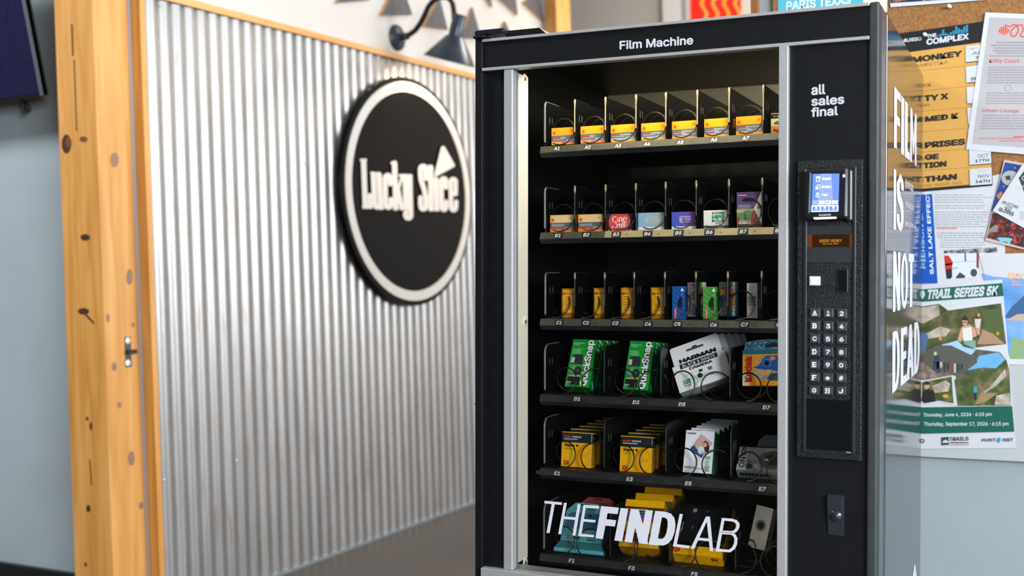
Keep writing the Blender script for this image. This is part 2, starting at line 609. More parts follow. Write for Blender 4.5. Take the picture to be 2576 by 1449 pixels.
# ---------------------------------------------------------------- television and cord at the left
pb = wp(108, 240, 1, 3.02)
d0 = ray(62, 0)
best = None
for k in range(400):
    a = k * 0.001
    pt = pb + np.array([0, -math.sin(a), math.cos(a)]) * 0.36
    c = R @ (pt - CAM)
    u = CX + F_PX * c[0] / c[2]; v = CY + F_PX * c[1] / c[2]
    e = abs(u - (62 + (108 - 62) * v / 240))
    if best is None or e < best[0]:
        best = (e, a)
TVM = Matrix.Translation(pb) @ Matrix.Rotation(best[1], 4, 'X')
tv = thing('television', 'dark wall television tilted forward, cut off by the left edge', 'television', TVM)
mb = MB(); mb.box(-1.1, 0, 0.004, 0.028, 0, 0.64, P('15161A', 0.4)); mb.box(-0.8, -0.3, 0.05, 0.11, 0.2, 0.45, BLACK); mb.build('housing', tv)
mb = MB()
mb.box(-0.012, 0.0, -0.004, 0.02, 0, 0.64, P('7E8896', 0.3, 0.5)); mb.box(-1.1, -0.012, -0.004, 0.004, 0, 0.014, P('0E0F12', 0.4)); mb.box(-1.1, 0, -0.004, 0.05, 0.626, 0.64, P('7E8896', 0.3, 0.5))
mb.build('bezel', tv)
mb = MB(); mb.box(-1.1, -0.012, -0.001, 0.004, 0.014, 0.626, P('1B1838', 0.25, 0, 0.5, 0.25))
pc = Print(mb, lambda x, y, l: (-x, -0.0012 - l, y))
CR = P('101024', 0.4)
for pts in ([(0.02, 0.1), (0.1, 0.18), (0.13, 0.3)], [(0.1, 0.18), (0.2, 0.15), (0.3, 0.05)], [(0.13, 0.3), (0.25, 0.36), (0.4, 0.5)], [(0.13, 0.3), (0.08, 0.42), (0.1, 0.56)]):
    pc.line(pts, 0.003, CR)
mb.build('screen', tv)
mb = MB()
cs = [(58, 247), (50, 262), (56, 280), (64, 288), (62, 268), (60, 250), (70, 262), (77, 272), (72, 282), (63, 270), (66, 248)]
pp = []
for i in range(len(cs) - 1):
    for k in range(5):
        t = k / 5
        pp.append(wp(cs[i][0] * (1 - t) + cs[i + 1][0] * t, cs[i][1] * (1 - t) + cs[i + 1][1] * t, 1, 3.10 + 0.004 * i))
mb.tube(pp, 0.0035, BLACK, 6)
tag(mb.build('power_cord'), 'black cord looped up under the tilted television', 'cord')

# ---------------------------------------------------------------- round sign
XSG = XC + 0.045
cT, cB, cL_, cR_ = wp(1035, 197, 0, XSG), wp(1035, 770, 0, XSG), wp(866, 480, 0, XSG), wp(1181, 470, 0, XSG)
sy, sz, sr = (cL_[1] + cR_[1]) / 2 + 0.0, (cT[2] + cB[2]) / 2, (cT[2] - cB[2]) / 2
SGM = T(XSG, sy, sz)
sg = thing('round_sign', 'large round black sign with a white ring hung on the corrugated wall', 'sign', SGM)
RY = Matrix.Rotation(math.pi / 2, 4, 'Y')
SBLK = P('070606', 0.2, 0, 0.13)
mb = MB(); mb.lathe([(0, 0), (sr - 0.002, 0), (sr, -0.003), (sr, -0.022), (0, -0.022)], RY, SBLK, 72, False)
mb.build('disc', sg)
SWH = P('C9C4BE', 0.5)
mb = MB(); mb.lathe([(sr - 0.075, 0.0), (sr - 0.075, 0.006), (sr - 0.026, 0.006), (sr - 0.026, 0.0)], RY, SWH, 72, False); mb.build('ring', sg)
for a in (0.6, 2.5, 3.9, 5.5):
    mb = MB()
    mb.lathe([(0.012, -0.022), (0.012, -0.037)], T(0, 0.4 * math.cos(a), 0.4 * math.sin(a)) @ RY, DKG, 10)
    mb.build('standoff', sg)
mb = MB()
pr = Print(mb, lambda x, y, l: np.array(wp(890 + x * 0.15184, 350 + y * 0.15184, 0, XSG + 0.006)) - np.array([XSG - l * 0.2, sy, sz]))
W_ = 86


def arcp(cx, cy, rx, ry, a0, a1, n=12):
    return [(cx + rx * math.cos(math.radians(a0 + (a1 - a0) * k / n)), cy - ry * math.sin(math.radians(a0 + (a1 - a0) * k / n))) for k in range(n + 1)]


def st(pts, w=W_):
    pr.line(pts, w, SWH, True)


# L u c k y
st([(163, 370), (190, 1110)]); st([(120, 345), (200, 345)], 40); st([(165, 1125), (290, 1125)], 55); st([(265, 930), (270, 1100)], 72)
st([(325, 590), (345, 1040)] + arcp(390, 1060, 45, 65, 180, 330, 8)); st([(418, 590), (445, 1130)]); st([(290, 562), (340, 562)], 40); st([(380, 568), (430, 568)], 40); st([(440, 1140), (480, 1140)], 50)
st([(605, 740), (600, 680)] + arcp(560, 660, 46, 60, 20, 180, 8) + [(518, 700), (525, 1020)] + arcp(572, 1060, 46, 72, 180, 350, 8) + [(612, 1000)], 80)
st([(672, 400), (695, 1140)]); st([(630, 395), (690, 395)], 45); st([(790, 640), (715, 900)], 46); st([(725, 800), (790, 1140)], 70); st([(755, 600), (820, 600)], 40); st([(670, 1150), (705, 1150)], 50); st([(770, 1150), (820, 1155)], 46)
st([(848, 620), (860, 1090)] + arcp(890, 1100, 30, 40, 180, 300, 6)); st([(925, 620), (940, 1240)] + arcp(898, 1255, 46, 55, 0, -180, 10) + [(855, 1215)], 80); st([(830, 600), (870, 600)], 40); st([(900, 605), (945, 605)], 40)
# S l i c e
st([(1190, 655), (1186, 500)] + arcp(1143, 490, 44, 40, 10, 180, 8) + [(1100, 600), (1110, 680), (1160, 830), (1188, 960), (1190, 1090)] + arcp(1148, 1110, 44, 50, -10, -180, 8) + [(1100, 1080), (1100, 970)], 78)
st([(1268, 470), (1275, 1150)]); st([(1240, 450), (1280, 450)], 40); st([(1255, 1172), (1300, 1172)], 46)
st([(1358, 680), (1368, 1150)]); st([(1335, 650), (1370, 650)], 40); st([(1350, 1172), (1395, 1172)], 46)
st([(1520, 800), (1518, 720)] + arcp(1482, 700, 40, 48, 10, 180, 8) + [(1445, 800), (1450, 1080)] + arcp(1488, 1110, 38, 60, 180, 350, 8) + [(1525, 1040)], 74)
st([(1600, 900), (1680, 910), (1680, 730)] + arcp(1640, 715, 42, 52, 0, 180, 8) + [(1598, 800), (1605, 1090)] + arcp(1645, 1120, 40, 58, 180, 350, 8) + [(1688, 1040)], 72)
# the slice
pr.poly([(1470, 115), (1495, 125), (1665, 425), (1660, 455), (1345, 625), (1322, 605), (1440, 135)], SWH)
mb.build('lettering', sg)

# ---------------------------------------------------------------- gooseneck lamp above the sign
YL = 4.776


def wl(x, y):
    return wp(x, y, 1, YL)


GUN = NZ('painted_lamp_metal', [(0.3, '2C3540'), (0.7, '39434F')], (1, 1, 1), 20, rough=0.32, metal=0.3)
mnt = wp(998, 95, 0, XC - 0.02)
lamp = thing('gooseneck_lamp', 'black gooseneck barn lamp mounted on the white wall over the round sign', 'lamp', T(*mnt))


def lo(p):
    return np.array(p) - np.array(mnt)


YL = mnt[1]
mb = MB(); mb.lathe([(0, 0.03), (0.022, 0.028), (0.03, 0.012), (0.066, 0.008), (0.068, 0)], T(0, 0, 0) @ RY, GUN, 28); mb.lathe([(0.018, 0.02), (0.018, 0.07), (0, 0.07)], RY, BLACK, 16)
mb.build('wall_plate', lamp)
arm = [(1012, 92), (1030, 87), (1045, 76), (1058, 58), (1068, 38), (1078, 16), (1090, 2), (1105, -6), (1120, -8), (1132, -2), (1139, 10), (1142, 30), (1143, 62)]
mb = MB(); mb.tube([lo(wl(*a)) for a in arm], 0.0135, BLACK, 12); mb.build('arm', lamp)
nk, rc = np.array(wl(1145, 92)), np.array(wl(1131, 152))
ax = Vector(rc - nk)
hl = ax.length
rl, rr_ = np.array(wl(1076, 130)), np.array(wl(1187, 173))
rad = np.linalg.norm(rr_ - rl) / 2 * 0.93
LM = Matrix.Translation(lo(nk)) @ ax.normalized().to_track_quat('Z', 'Y').to_matrix().to_4x4()
mb = MB()
mb.lathe([(0.028, -0.11), (0.034, -0.10), (0.034, -0.065), (0.036, -0.06), (0.036, 0.0)], LM, GUN, 40)
mb.lathe([(0.036, -0.002), (0.045, 0.001), (rad, hl), (rad + 0.003, hl + 0.004), (rad - 0.002, hl + 0.004), (0.043, 0.006)], LM, GUN, 40)
mb.build('shade', lamp)
BULB = P('FFD9A0', 0.4, 0, 0.5, 12.0)
mb = MB(); mb.lathe([(0, 0.02), (0.015, 0.02), (0.03, 0.06), (0.02, 0.085), (0, 0.09)], LM, BULB, 16); mb.build('bulb', lamp)
sp = bpy.data.lights.new('gooseneck_glow', 'SPOT'); sp.energy = 22; sp.color = (1.0, 0.72, 0.42); sp.spot_size = math.radians(110); sp.spot_blend = 0.6; sp.shadow_soft_size = 0.03
so = bpy.data.objects.new('gooseneck_glow', sp); COL.objects.link(so)
so.location = Vector(nk) + ax.normalized() * (hl * 0.9)
so.rotation_euler = (Vector((XC, YL + 0.10, 2.0)) - so.location).to_track_quat('-Z', 'Y').to_euler()

# ---------------------------------------------------------------- wooden triangles on the white wall
XW1 = XC - 0.022
TH = 0.017
TRI = NZ('charcoal_stained_wood', [(0.3, '4A4748'), (0.7, '565355')], (1, 4, 1), 8, rough=0.7)
tris = [([(848, 7), (931, 0), (890, -75)], 'leftmost, cut off by the top edge'),
        ([(959.5, 38.7), (1038, 37.5), (1005, -60)], 'pointing up to the left of the lamp arm'),
        ([(1066, 67), (1127, 75), (1107, -5)], 'pointing up inside the curve of the lamp arm'),
        ([(1161, 96), (1212, 97), (1189, 18)], 'pointing up right behind the lamp shade'),
        ([(1212, -20), (1232, -22), (1239, 18)], 'pointing down, narrow, above the one behind the lamp shade'),
        ([(1240, -18), (1297, -20), (1303, 38)], 'pointing down in the middle of the top right cluster'),
        ([(1316, 5), (1356, -20), (1370, 57)], 'pointing down beside the far timber post'),
        ([(1258, 84), (1285, 85), (1271, 53)], 'tiny, just over the black corner of the machine'),
        ([(1325, 100), (1356, 102), (1342, 77)], 'only its tip showing beside the far post')]
for pts, tail in tris:
    w = [wp(x, y, 0, XW1 + TH) for x, y in pts]
    c = sum(w) / 3
    mb = MB()
    fr = [tuple(p - c) for p in w]; bk = [tuple(p - c - np.array([TH - 0.001, 0, 0])) for p in w]
    mb.poly(fr, TRI); mb.poly(bk[::-1], WOOD)
    for i in range(3):
        j = (i + 1) % 3
        mb.poly([fr[i], fr[j], bk[j], bk[i]], WOODY)
    o = mb.build('wall_triangle', None, T(*c))
    tag(o, 'charcoal wooden triangle with pale edges, ' + tail, 'wall decoration', 'wooden triangles on the white wall')

# ---------------------------------------------------------------- far end of the room
a0, a1, a2 = wp(1372, 60, 1, 6.42), wp(1400, 60, 1, 6.42), None
mb = MB(); ymax = wp(1435, 60, 0, a1[0])[1]
mb.box(a0[0], a1[0], 6.42, ymax, 0, 5.2, wood('far_pine', 'C78C3C', 'D59B50', 'E0AC68'))
tag(mb.build('timber_post'), 'far pine post at the end of the white wall, seen above the machine', 'post')
yf = 10.39
mb = MB()
for (x0, x1, h) in ((1671, 1719, 'F4F1EE'), (1719, 1730, 'A9A6A6'), (1730, 1743, 'F1EEEC')):
    p0, p1 = wp(x0, 20, 1, yf), wp(x1, 20, 1, yf)
    mb.box(p0[0], p1[0], yf - 0.05, yf, 0, 5.2, P(h, 0.6))
struct(mb.build('trim_5'))
p0, p1 = wp(1743, 50, 1, yf), wp(1868, -120, 1, yf)
mb = MB(); mb.box(p0[0], p1[0], yf - 0.06, yf - 0.01, p0[2] - 0.5, p1[2], P('C42018', 0.4, 0, 0.5, 1.6))
ns = tag(mb.build('neon_sign'), 'glowing red and orange sign on the far wall behind the pendant lamp', 'sign')
mb = MB()
NT = P('FF7A28', 0.4, 0, 0.5, 2.2)
for k in range(4):
    x = 1768 + k * 28
    mb.tube([wp(x, 70, 1, yf - 0.08), wp(x + 10, 35, 1, yf - 0.08), wp(x - 4, 10, 1, yf - 0.08), wp(x + 12, -40, 1, yf - 0.08)], 0.012, NT, 6)
mb.build('neon_tube', ns)
p0, p1 = wp(1866, 50, 1, 9.8), wp(1897, 50, 1, 9.8)
mb = MB(); mb.box(p0[0], p1[0], 9.8, 9.9, 0, 5.2, P('CDBFB2', 0.7)); struct(mb.build('trim_6'))
p0, p1 = wp(1896, 20, 1, YB), wp(1910, 20, 1, YB)
mb = MB(); mb.box(p0[0], p1[0], YB - 0.03, YB + 0.125, 0, 5.2, wood('casing_pine', '7A4E22', '8A5B2C', '98683A')); struct(mb.build('trim_7'))
pl = np.array(wp(1816, -16, 1, 6.6))
PM = T(*pl)
pend = thing('pendant_lamp', 'white dome pendant lamp glowing in front of the red sign', 'lamp', PM)
rp = 0.122
mb = MB(); mb.lathe([(0.02, 0.12), (0.03, 0.115), (0.045, 0.08), (rp * 0.8, 0.03), (rp, 0.0), (rp - 0.006, 0.0), (rp * 0.76, 0.025), (0.03, 0.075)], T(0, 0, 0), P('F3EDE0', 0.5), 32); mb.build('shade', pend)
mb = MB(); mb.lathe([(0, -0.028), (0.03, -0.02), (0.046, 0.01), (0.04, 0.05), (0, 0.06)], T(0, 0, 0), P('FFE9C0', 0.4, 0, 0.5, 14), 18); mb.build('bulb', pend)
mb = MB(); mb.tube([(0, 0, 0.11), (0, 0, 5.2 - pl[2])], 0.004, BLACK, 6); mb.build('cord', pend)
ld = bpy.data.lights.new('pendant_glow', 'POINT'); ld.energy = 12; ld.color = (1, 0.82, 0.6); ld.shadow_soft_size = 0.08
lob = bpy.data.objects.new('pendant_glow', ld); COL.objects.link(lob); lob.location = pl + np.array([0, 0, -0.12])
# ---------------------------------------------------------------- vending machine
XR = 0.8412 * S
vm = thing('vending_machine', 'tall black glass-fronted vending machine stocked with film and cameras', 'vending machine', MACH)


def mpart(mb, name, parent=None):
    return mb.build(name, parent or vm)


def zf(x, y, dy=0.0):
    return mp(x, y, dy)[2]


def xf(x, y, dy=0.0):
    return mp(x, y, dy)[0]


def pbox(mb, x0, y0, x1, y1, dy, back, m, c=0.0):
    "box whose front face covers a photo rectangle on the plane dy"
    a, b_ = mp(x0, y0, dy), mp(x1, y1, dy)
    mb.box(a[0], b_[0], dy, back, b_[2], a[2], m, c)


def fprint(mb, dy):
    return Print(mb, lambda x, y, l: (lambda q: (q[0], dy - l, q[2]))(mp(x, y, dy)))


ZT = ZB
Z1, Z2, Z3 = zf(1216, 107), zf(1216, 172.2), zf(1216, 179.8)
X1, X2, X3 = 0.0, xf(1268.5, 700), xf(1291, 700)
XM0, XM1, XP0 = xf(1959.5, 700), xf(1983, 700), xf(2184, 700)
ZB1 = zf(1215, 1425.5)
SIDE = NZ('side_panel_enamel', [(0.3, '202226'), (0.7, '26282C')], (1, 1, 0.3), 6, rough=0.13, bump=0.05, bscale=5, rmin=0.07, spec=0.6)

# cabinet shell
mb = MB()
mb.box(XR - 0.02, XR, 0.132, 0.955, 0.05, ZT + 0.004, SIDE, 0.003)
cab = mpart(mb, 'side_panel')
mb = MB(); mb.box(-0.016, 0.004, 0.12, 0.955, 0.05, ZT + 0.004, BLACKM); mpart(mb, 'side_panel')
mb = MB(); mb.box(0.004, XR - 0.02, 0.12, 0.955, ZT - 0.02, ZT + 0.002, BLACKM); mpart(mb, 'top_panel')
mb = MB(); mb.box(0.004, XR - 0.02, 0.935, 0.955, 0.05, ZT - 0.02, BLACKM); mpart(mb, 'back_panel')
mb = MB(); mb.box(0.004, XR - 0.02, 0.12, 0.935, 0.05, 0.09, BLACKM); mpart(mb, 'base_panel')
for lx, ly in ((0.06, 0.2), (XR - 0.08, 0.2), (0.06, 0.88), (XR - 0.08, 0.88)):
    g = OW + RM @ np.array([lx, ly, -ZB])
    mb = MB(); mb.tube([(lx, ly, 0.055), (lx, ly, 0.05 - (g[2] + 0.05) + 0.006)], 0.012, P('6A6C70', 0.4, 0.7), 10)
    mb.lathe([(0, 0.008), (0.02, 0.008), (0.028, 0), (0, 0)], T(lx, ly, -g[2] + 0.001), BLACK, 14)
    mpart(mb, 'levelling_foot')

# side lettering
XSD = XR + 0.0004
SL = MB()
sp_ = Print(SL, lambda x, y, l: (lambda q: (XSD + l, q[1], q[2]))(mpx(x, y, XSD)))


def sidetext(t, xl, xr, ytl, ybl, m=PRINTW, bold=0.055):
    a, b_ = mpx(xl, ytl, XSD), mpx(xl, ybl, XSD)
    e = mpx(xr, (ytl + ybl) / 2, XSD)
    pq = Print(SL, lambda u, v, l: (XSD + l, u, v))
    z0, z1 = b_[2], a[2]
    pq.text(t, (a[1], z0), (e[1], z0), (a[1], z1), m, bold)


GLY = {'F': [[(0, 0), (.42, 0), (.42, 1), (0, 1)], [(0, .86), (1, .86), (1, 1), (0, 1)], [(0, .42), (.88, .42), (.88, .57), (0, .57)]], 'I': [[(0, 0), (1, 0), (1, 1), (0, 1)]],
       'L': [[(0, 0), (.55, 0), (.55, 1), (0, 1)], [(0, 0), (1, 0), (1, .14), (0, .14)]],
       'M': [[(0, 0), (.27, 0), (.27, 1), (0, 1)], [(.73, 0), (1, 0), (1, 1), (.73, 1)], [(0, 1), (.3, 1), (.6, .2), (.42, .2)], [(1, 1), (.7, 1), (.4, .2), (.58, .2)]],
       'N': [[(0, 0), (.34, 0), (.34, 1), (0, 1)], [(.66, 0), (1, 0), (1, 1), (.66, 1)], [(0, 1), (.36, 1), (1, 0), (.64, 0)]],
       'T': [[(.28, 0), (.72, 0), (.72, 1), (.28, 1)], [(0, .85), (1, .85), (1, 1), (0, 1)]],
       'E': [[(0, 0), (.45, 0), (.45, 1), (0, 1)], [(0, .86), (1, .86), (1, 1), (0, 1)], [(0, 0), (1, 0), (1, .14), (0, .14)], [(0, .43), (.9, .43), (.9, .57), (0, .57)]],
       'A': [[(0, 0), (.34, 0), (.66, 1), (.34, 1)], [(1, 0), (.66, 0), (.34, 1), (.66, 1)], [(.2, .2), (.8, .2), (.74, .34), (.26, .34)]]}


def loop(cx, cy, rx, ry, a0, a1, n=10):
    return [(cx + rx * math.cos(math.radians(a0 + (a1 - a0) * k / n)), cy + ry * math.sin(math.radians(a0 + (a1 - a0) * k / n))) for k in range(n + 1)]


BANDS = {'O': (loop(.5, .5, .5, .5, 0, 360, 24), loop(.5, .5, .17, .37, 0, 360, 24)),
         'D': ([(0, 0), (.4, 0)] + loop(.45, .5, .55, .5, -80, 80, 12) + [(.4, 1), (0, 1), (0, 0)], [(.4, .13), (.45, .13)] + loop(.45, .5, .16, .36, -70, 70, 12) + [(.45, .87), (.4, .87), (.4, .13)]),
         'S': ([(0, .28)] + loop(.5, .24, .5, .24, 180, 360, 8) + [(1, .34), (.9, .5), (.55, .62), (.42, .7)] + [(.42, .8), (.5, .86), (.6, .8), (.6, .72), (1, .72)],
               [(.4, .28)] + loop(.5, .24, .12, .1, 180, 360, 8) + [(.6, .3), (.5, .38), (.1, .52), (0, .66)] + [(0, .8), (.5, 1.0), (.9, .9), (1, .8), (1, .72)])}
sg_ = Print(SL, lambda u, v, l: (XSD + l, u, v))
for chars, yt, yb in (([('F', 2249, 2265.8), ('I', 2267, 2274.8), ('L', 2276.3, 2289), ('M', 2289.9, 2306)], 216, 370), ([('I', 2247.8, 2254), ('S', 2255.5, 2273.3)], 423, 577),
                      ([('N', 2246.3, 2264.4), ('O', 2266, 2284), ('T', 2284.6, 2298.8)], 632, 785), ([('D', 2244.6, 2263.5), ('E', 2265.5, 2280.6), ('A', 2280.8, 2298.6), ('D', 2299.2, 2313.3)], 836, 990)):
    zt, zb_ = mpx(chars[0][1], yt, XSD)[2], mpx(chars[0][1], yb, XSD)[2]
    ym = (yt + yb) / 2
    for ch, xa_, xb_ in chars:
        ya, yb2 = mpx(xa_, ym, XSD)[1], mpx(xb_, ym, XSD)[1]
        f_ = lambda p: sg_.q(ya + (yb2 - ya) * p[0], zb_ + (zt - zb_) * p[1])
        if ch in GLY:
            for k, pl_ in enumerate(GLY[ch]):
                sg_.L = 1 + 0.2 * k
                SL.poly([f_(p) for p in pl_], PRINTW)
        else:
            sg_.L = 1
            A_, B_ = BANDS[ch]
            n_ = min(len(A_), len(B_))
            SL.add([f_(p) for p in A_[:n_]] + [f_(p) for p in B_[:n_]], [(k, k + 1, n_ + k + 1, n_ + k) for k in range(n_ - 1)], PRINTW)
SL.build('lettering', cab)
SL = MB()
sidetext('@thefindlab', 2277, 2297, 447, 476, PRINTW, 0.01)
sidetext('thefindlab.com', 2277, 2298.5, 503, 520, PRINTW, 0.01)
sidetext('analog photo lab', 2276, 2304.5, 553, 570, PRINTW, 0.01)
SL.build('contact_lettering', cab)
SL = MB(); sp_.mb = SL
sp_.poly([(2296, 1449), (2300, 1420), (2302, 1420), (2305.5, 1449)], PRINTW)
sp_.poly([(2290, 1500), (2296, 1449), (2305.5, 1449), (2311, 1500)], PRINTW)
SL.build('arrow_mark', cab)

# door: frame, header, posts
mb = MB()
mb.box(-0.0188, 0.0, -0.004, 0.118, 0.06, ZT + 0.002, BLACKM, 0.002)
mpart(mb, 'door_post')
mb = MB()
mb.box(XP0, XR - 0.0005, -0.004, 0.1, 0.06, ZT + 0.001, POSTM, 0.004)
mb.box(XR - 0.012, XR - 0.003, 0.1, 0.132, 0.06, ZT - 0.004, P('14171B', 0.35))
mpart(mb, 'door_post')
mb = MB()
for y_ in (0.022, 0.1):
    mb.box(XR - 0.001, XR + 0.0012, y_, y_ + 0.006, 0.06, ZT - 0.004, P('5A636C', 0.25, 0.6))
mb.box(XR - 0.002, XR + 0.0006, 0.03, 0.098, 0.06, ZT - 0.004, P('3A3E44', 0.25, 0.2))
mpart(mb, 'edge_trim')
mb = MB(); mb.box(0, XP0, 0.0, 0.02, Z2, Z1, BLACKM)
hd = mpart(mb, 'header_panel')
mb = MB(); hp = fprint(mb, 0.0)
hp.text('Film Machine', (1558.6, 125.2), (1743.7, 112), (1558.6, 102.6), PRINTW, 0.026)
mb.build('lettering', hd)
mb = MB(); mb.box(0, XP0, -0.006, 0.11, Z1, ZT, ALU, 0.001); mpart(mb, 'trim_strip')
mb = MB(); mb.box(0, XP0, -0.006, 0.02, Z3, Z2, ALU, 0.001); mpart(mb, 'trim_strip')
mb = MB(); mb.box(0, X2, 0.008, 0.03, ZB1, Z3, BLACKM); mpart(mb, 'door_panel')
mb = MB(); mb.box(X2, X3, -0.004, 0.03, ZB1, Z3, ALU, 0.0025); mpart(mb, 'trim_strip')
mb = MB(); mb.box(XM0, XM1, -0.010, 0.03, ZB1 - 0.02, Z3, ALU, 0.0015); mpart(mb, 'trim_strip')
mb = MB(); mb.box(0, XM1, -0.012, 0.06, ZB1 - 0.022, ZB1, ALU, 0.001); mpart(mb, 'trim_strip')
# lower door with the delivery flap
mb = MB(); mb.box(0, XM1, 0.0, 0.11, 0.06, ZB1 - 0.022, BLACKM)
lp_ = mpart(mb, 'door_panel')
mb = MB(); mb.box(0.14, 0.62, -0.01, 0.0, 0.2, 0.4, P('1A1C20', 0.3), 0.004); mb.build('delivery_flap', lp_)
# liner of the window opening
XJ = xf(1297, 700, 0.03)
ZTI = Z3 - 0.002
mb = MB()
mb.box(XJ, X3 - 0.0005, 0.006, 0.017, ZB1, Z3, P('33383C', 0.4)); mb.box(XJ, X3 - 0.001, 0.0225, 0.027, ZB1, Z3, P('33383C', 0.4)); mb.box(XJ - 0.006, XJ, 0.028, 0.102, ZB1 + 0.006, ZTI, CREAM, 0.001)
ln = mpart(mb, 'window_liner')
for (x, y) in ((1320, 199), (1321, 809), (1321, 1415)):
    q = mpx(x, y, XJ)
    mb = MB(); M_ = T(*q) @ RY
    mb.lathe([(0, 0.0005), (0.004, 0.0005), (0.011, 0.0022), (0.013, 0.0)], M_, CREAM, 20)
    mb.lathe([(0, 0.003), (0.0035, 0.003), (0.0045, 0.0006)], M_, P('77797A', 0.35, 0.6), 12)
    mb.build('screw', ln)
mb = MB(); mb.box(XM0 + 0.011, XM0 + 0.015, 0.03, 0.10, ZB1, Z3, INNER); mb.box(XM0 + 0.0075, XM0 + 0.011, 0.038, 0.05, ZB1 + 0.01, Z3 - 0.01, P('FFF6E4', 0.4, 0, 0.5, 0.8)); mpart(mb, 'light_strip')  # hidden glowing strip behind the upright, added to go with the jamb fill
# lamp tube inside, behind the header
mb = MB(); LZ = Z3 + 0.03
mb.box(0.12, XM0 - 0.01, 0.035, 0.05, LZ - 0.004, LZ, P('FFF2CF', 0.4, 0, 0.5, 3.0)); mpart(mb, 'light_strip')


def inner_light(name, x, y, z, tx_, ty_, tz_, sx, sy_, e, col):
    a = MACH @ Vector((x, y, z)); b_ = MACH @ Vector((tx_, ty_, tz_))
    o = area(name, a, b_, sx, sy_, e, col)
    return o


inner_light('shelf_light', 0.40, 0.045, LZ - 0.01, 0.42, 0.22, LZ - 0.3, 0.5, 0.012, 3.2, (1.0, 0.86, 0.58))
inner_light('ceiling_light', 0.68, 0.55, Z3 + 0.045, 0.70, 0.80, Z3 - 0.04, 0.14, 0.02, 0.35, (1.0, 0.95, 0.82))  # added fill above the top tray, aimed to brighten the cavity's back wall


inner_light('door_strip', XM0 + 0.006, 0.044, (ZB1 + Z3) / 2, 0.30, 0.20, (ZB1 + Z3) / 2, 0.010, 1.12, 0.6, (1.0, 0.96, 0.88))  # added fill behind the silver upright, keeps the cream jamb bright

# cavity
XC1 = 0.76
mb = MB()
mb.box(0.012, 0.02, 0.105, 0.93, 0.5, Z3 + 0.065, INNER); mb.box(XC1, XC1 + 0.01, 0.105, 0.93, 0.5, Z3 + 0.065, INNER)
mb.box(0.02, XC1, 0.80, 0.81, 0.5, ZB - 0.205, P('1A1A18', 0.6)); mb.box(0.02, XC1, 0.80, 0.81, ZB - 0.205, Z3 + 0.065, NZ('cavity_back', [(0.3, '9A9484'), (0.7, 'A39D8D')], (1, 1, 1), 5, rough=0.6))  # one back wall: lower part coloured dark for the shade between trays
mb.box(0.02, XC1, 0.022, 0.81, Z3 + 0.055, Z3 + 0.065, INNER)
mb.box(0.02, XC1, 0.105, 0.81, 0.5, 0.51, INNER)
mpart(mb, 'cavity')

# glass with the studio lettering
GL = bpy.data.materials.new('window_glass')
GL.use_nodes = True
nt = GL.node_tree
nt.nodes.remove(nt.nodes['Principled BSDF'])
tr = nt.nodes.new('ShaderNodeBsdfTransparent'); tr.inputs[0].default_value = (0.985, 0.99, 0.985, 1)
gg = nt.nodes.new('ShaderNodeBsdfGlossy'); gg.inputs['Roughness'].default_value = 0.03
fr = nt.nodes.new('ShaderNodeFresnel'); fr.inputs['IOR'].default_value = 1.27
ms = nt.nodes.new('ShaderNodeMixShader')
nt.links.new(fr.outputs[0], ms.inputs[0]); nt.links.new(tr.outputs[0], ms.inputs[1]); nt.links.new(gg.outputs[0], ms.inputs[2])
nt.links.new(ms.outputs[0], nt.nodes['Material Output'].inputs[0])
YG = 0.018
mb = MB(); mb.box(X3 - 0.002, XM0 + 0.002, YG, YG + 0.004, ZB1 - 0.004, Z3 + 0.004, GL)
gl = mpart(mb, 'glass_pane')
mb = MB(); gp = fprint(mb, YG - 0.0003); gp.step = 0.00004


def g3(x, y):
    return (1190 + x * 0.31056, 1220 + y * 0.31056)


def strokes(items, w):
    for it in items:
        gp.line([g3(*p) for p in it], w, PRINTW)


gp.poly([g3(*p) for p in [(580, 128), (722, 141), (719, 162), (577, 149)]], PRINTW)
gp.poly([g3(*p) for p in [(638, 150), (663, 152), (620, 390), (595, 388)]], PRINTW)
for p in ([(737, 144), (760, 146), (714, 399), (690, 397)], [(848, 154), (872, 156), (830, 411), (805, 409)], [(725, 253), (850, 264), (847, 285), (722, 274)],
          [(895, 160), (917, 162), (876, 416), (852, 412)], [(895, 160), (1022, 170), (1019, 192), (892, 182)], [(875, 274), (994, 284), (990, 304), (872, 294)], [(855, 394), (980, 404), (977, 425), (852, 414)]):
    gp.poly([g3(*q) for q in p], PRINTW)
# FIND
for p in ([(1038, 170), (1100, 176), (1052, 438), (992, 430)], [(1038, 170), (1182, 184), (1172, 236), (1030, 222)], [(1070, 276), (1160, 285), (1150, 336), (1062, 328)],
          [(1196, 186), (1258, 191), (1208, 458), (1145, 449)], [(1278, 192), (1340, 198), (1290, 468), (1228, 458)], [(1398, 202), (1458, 208), (1408, 480), (1350, 472)], [(1278, 192), (1342, 198), (1420, 476), (1345, 470)],
          [(1476, 210), (1538, 214), (1488, 488), (1424, 482)]):
    gp.poly([g3(*q) for q in p], PRINTW)
Do = [(1476, 210), (1560, 217), (1605, 232), (1632, 268), (1640, 318), (1632, 385), (1612, 440), (1578, 476), (1540, 490), (1424, 482)]
Di = [(1530, 262), (1556, 264), (1572, 276), (1578, 300), (1576, 340), (1566, 392), (1552, 422), (1536, 434), (1520, 436), (1497, 434)]
gp.mb.add([gp.q(*g3(*p)) for p in Do + Di], [(k, (k + 1) % 10, 10 + (k + 1) % 10, 10 + k) for k in range(10)], PRINTW)
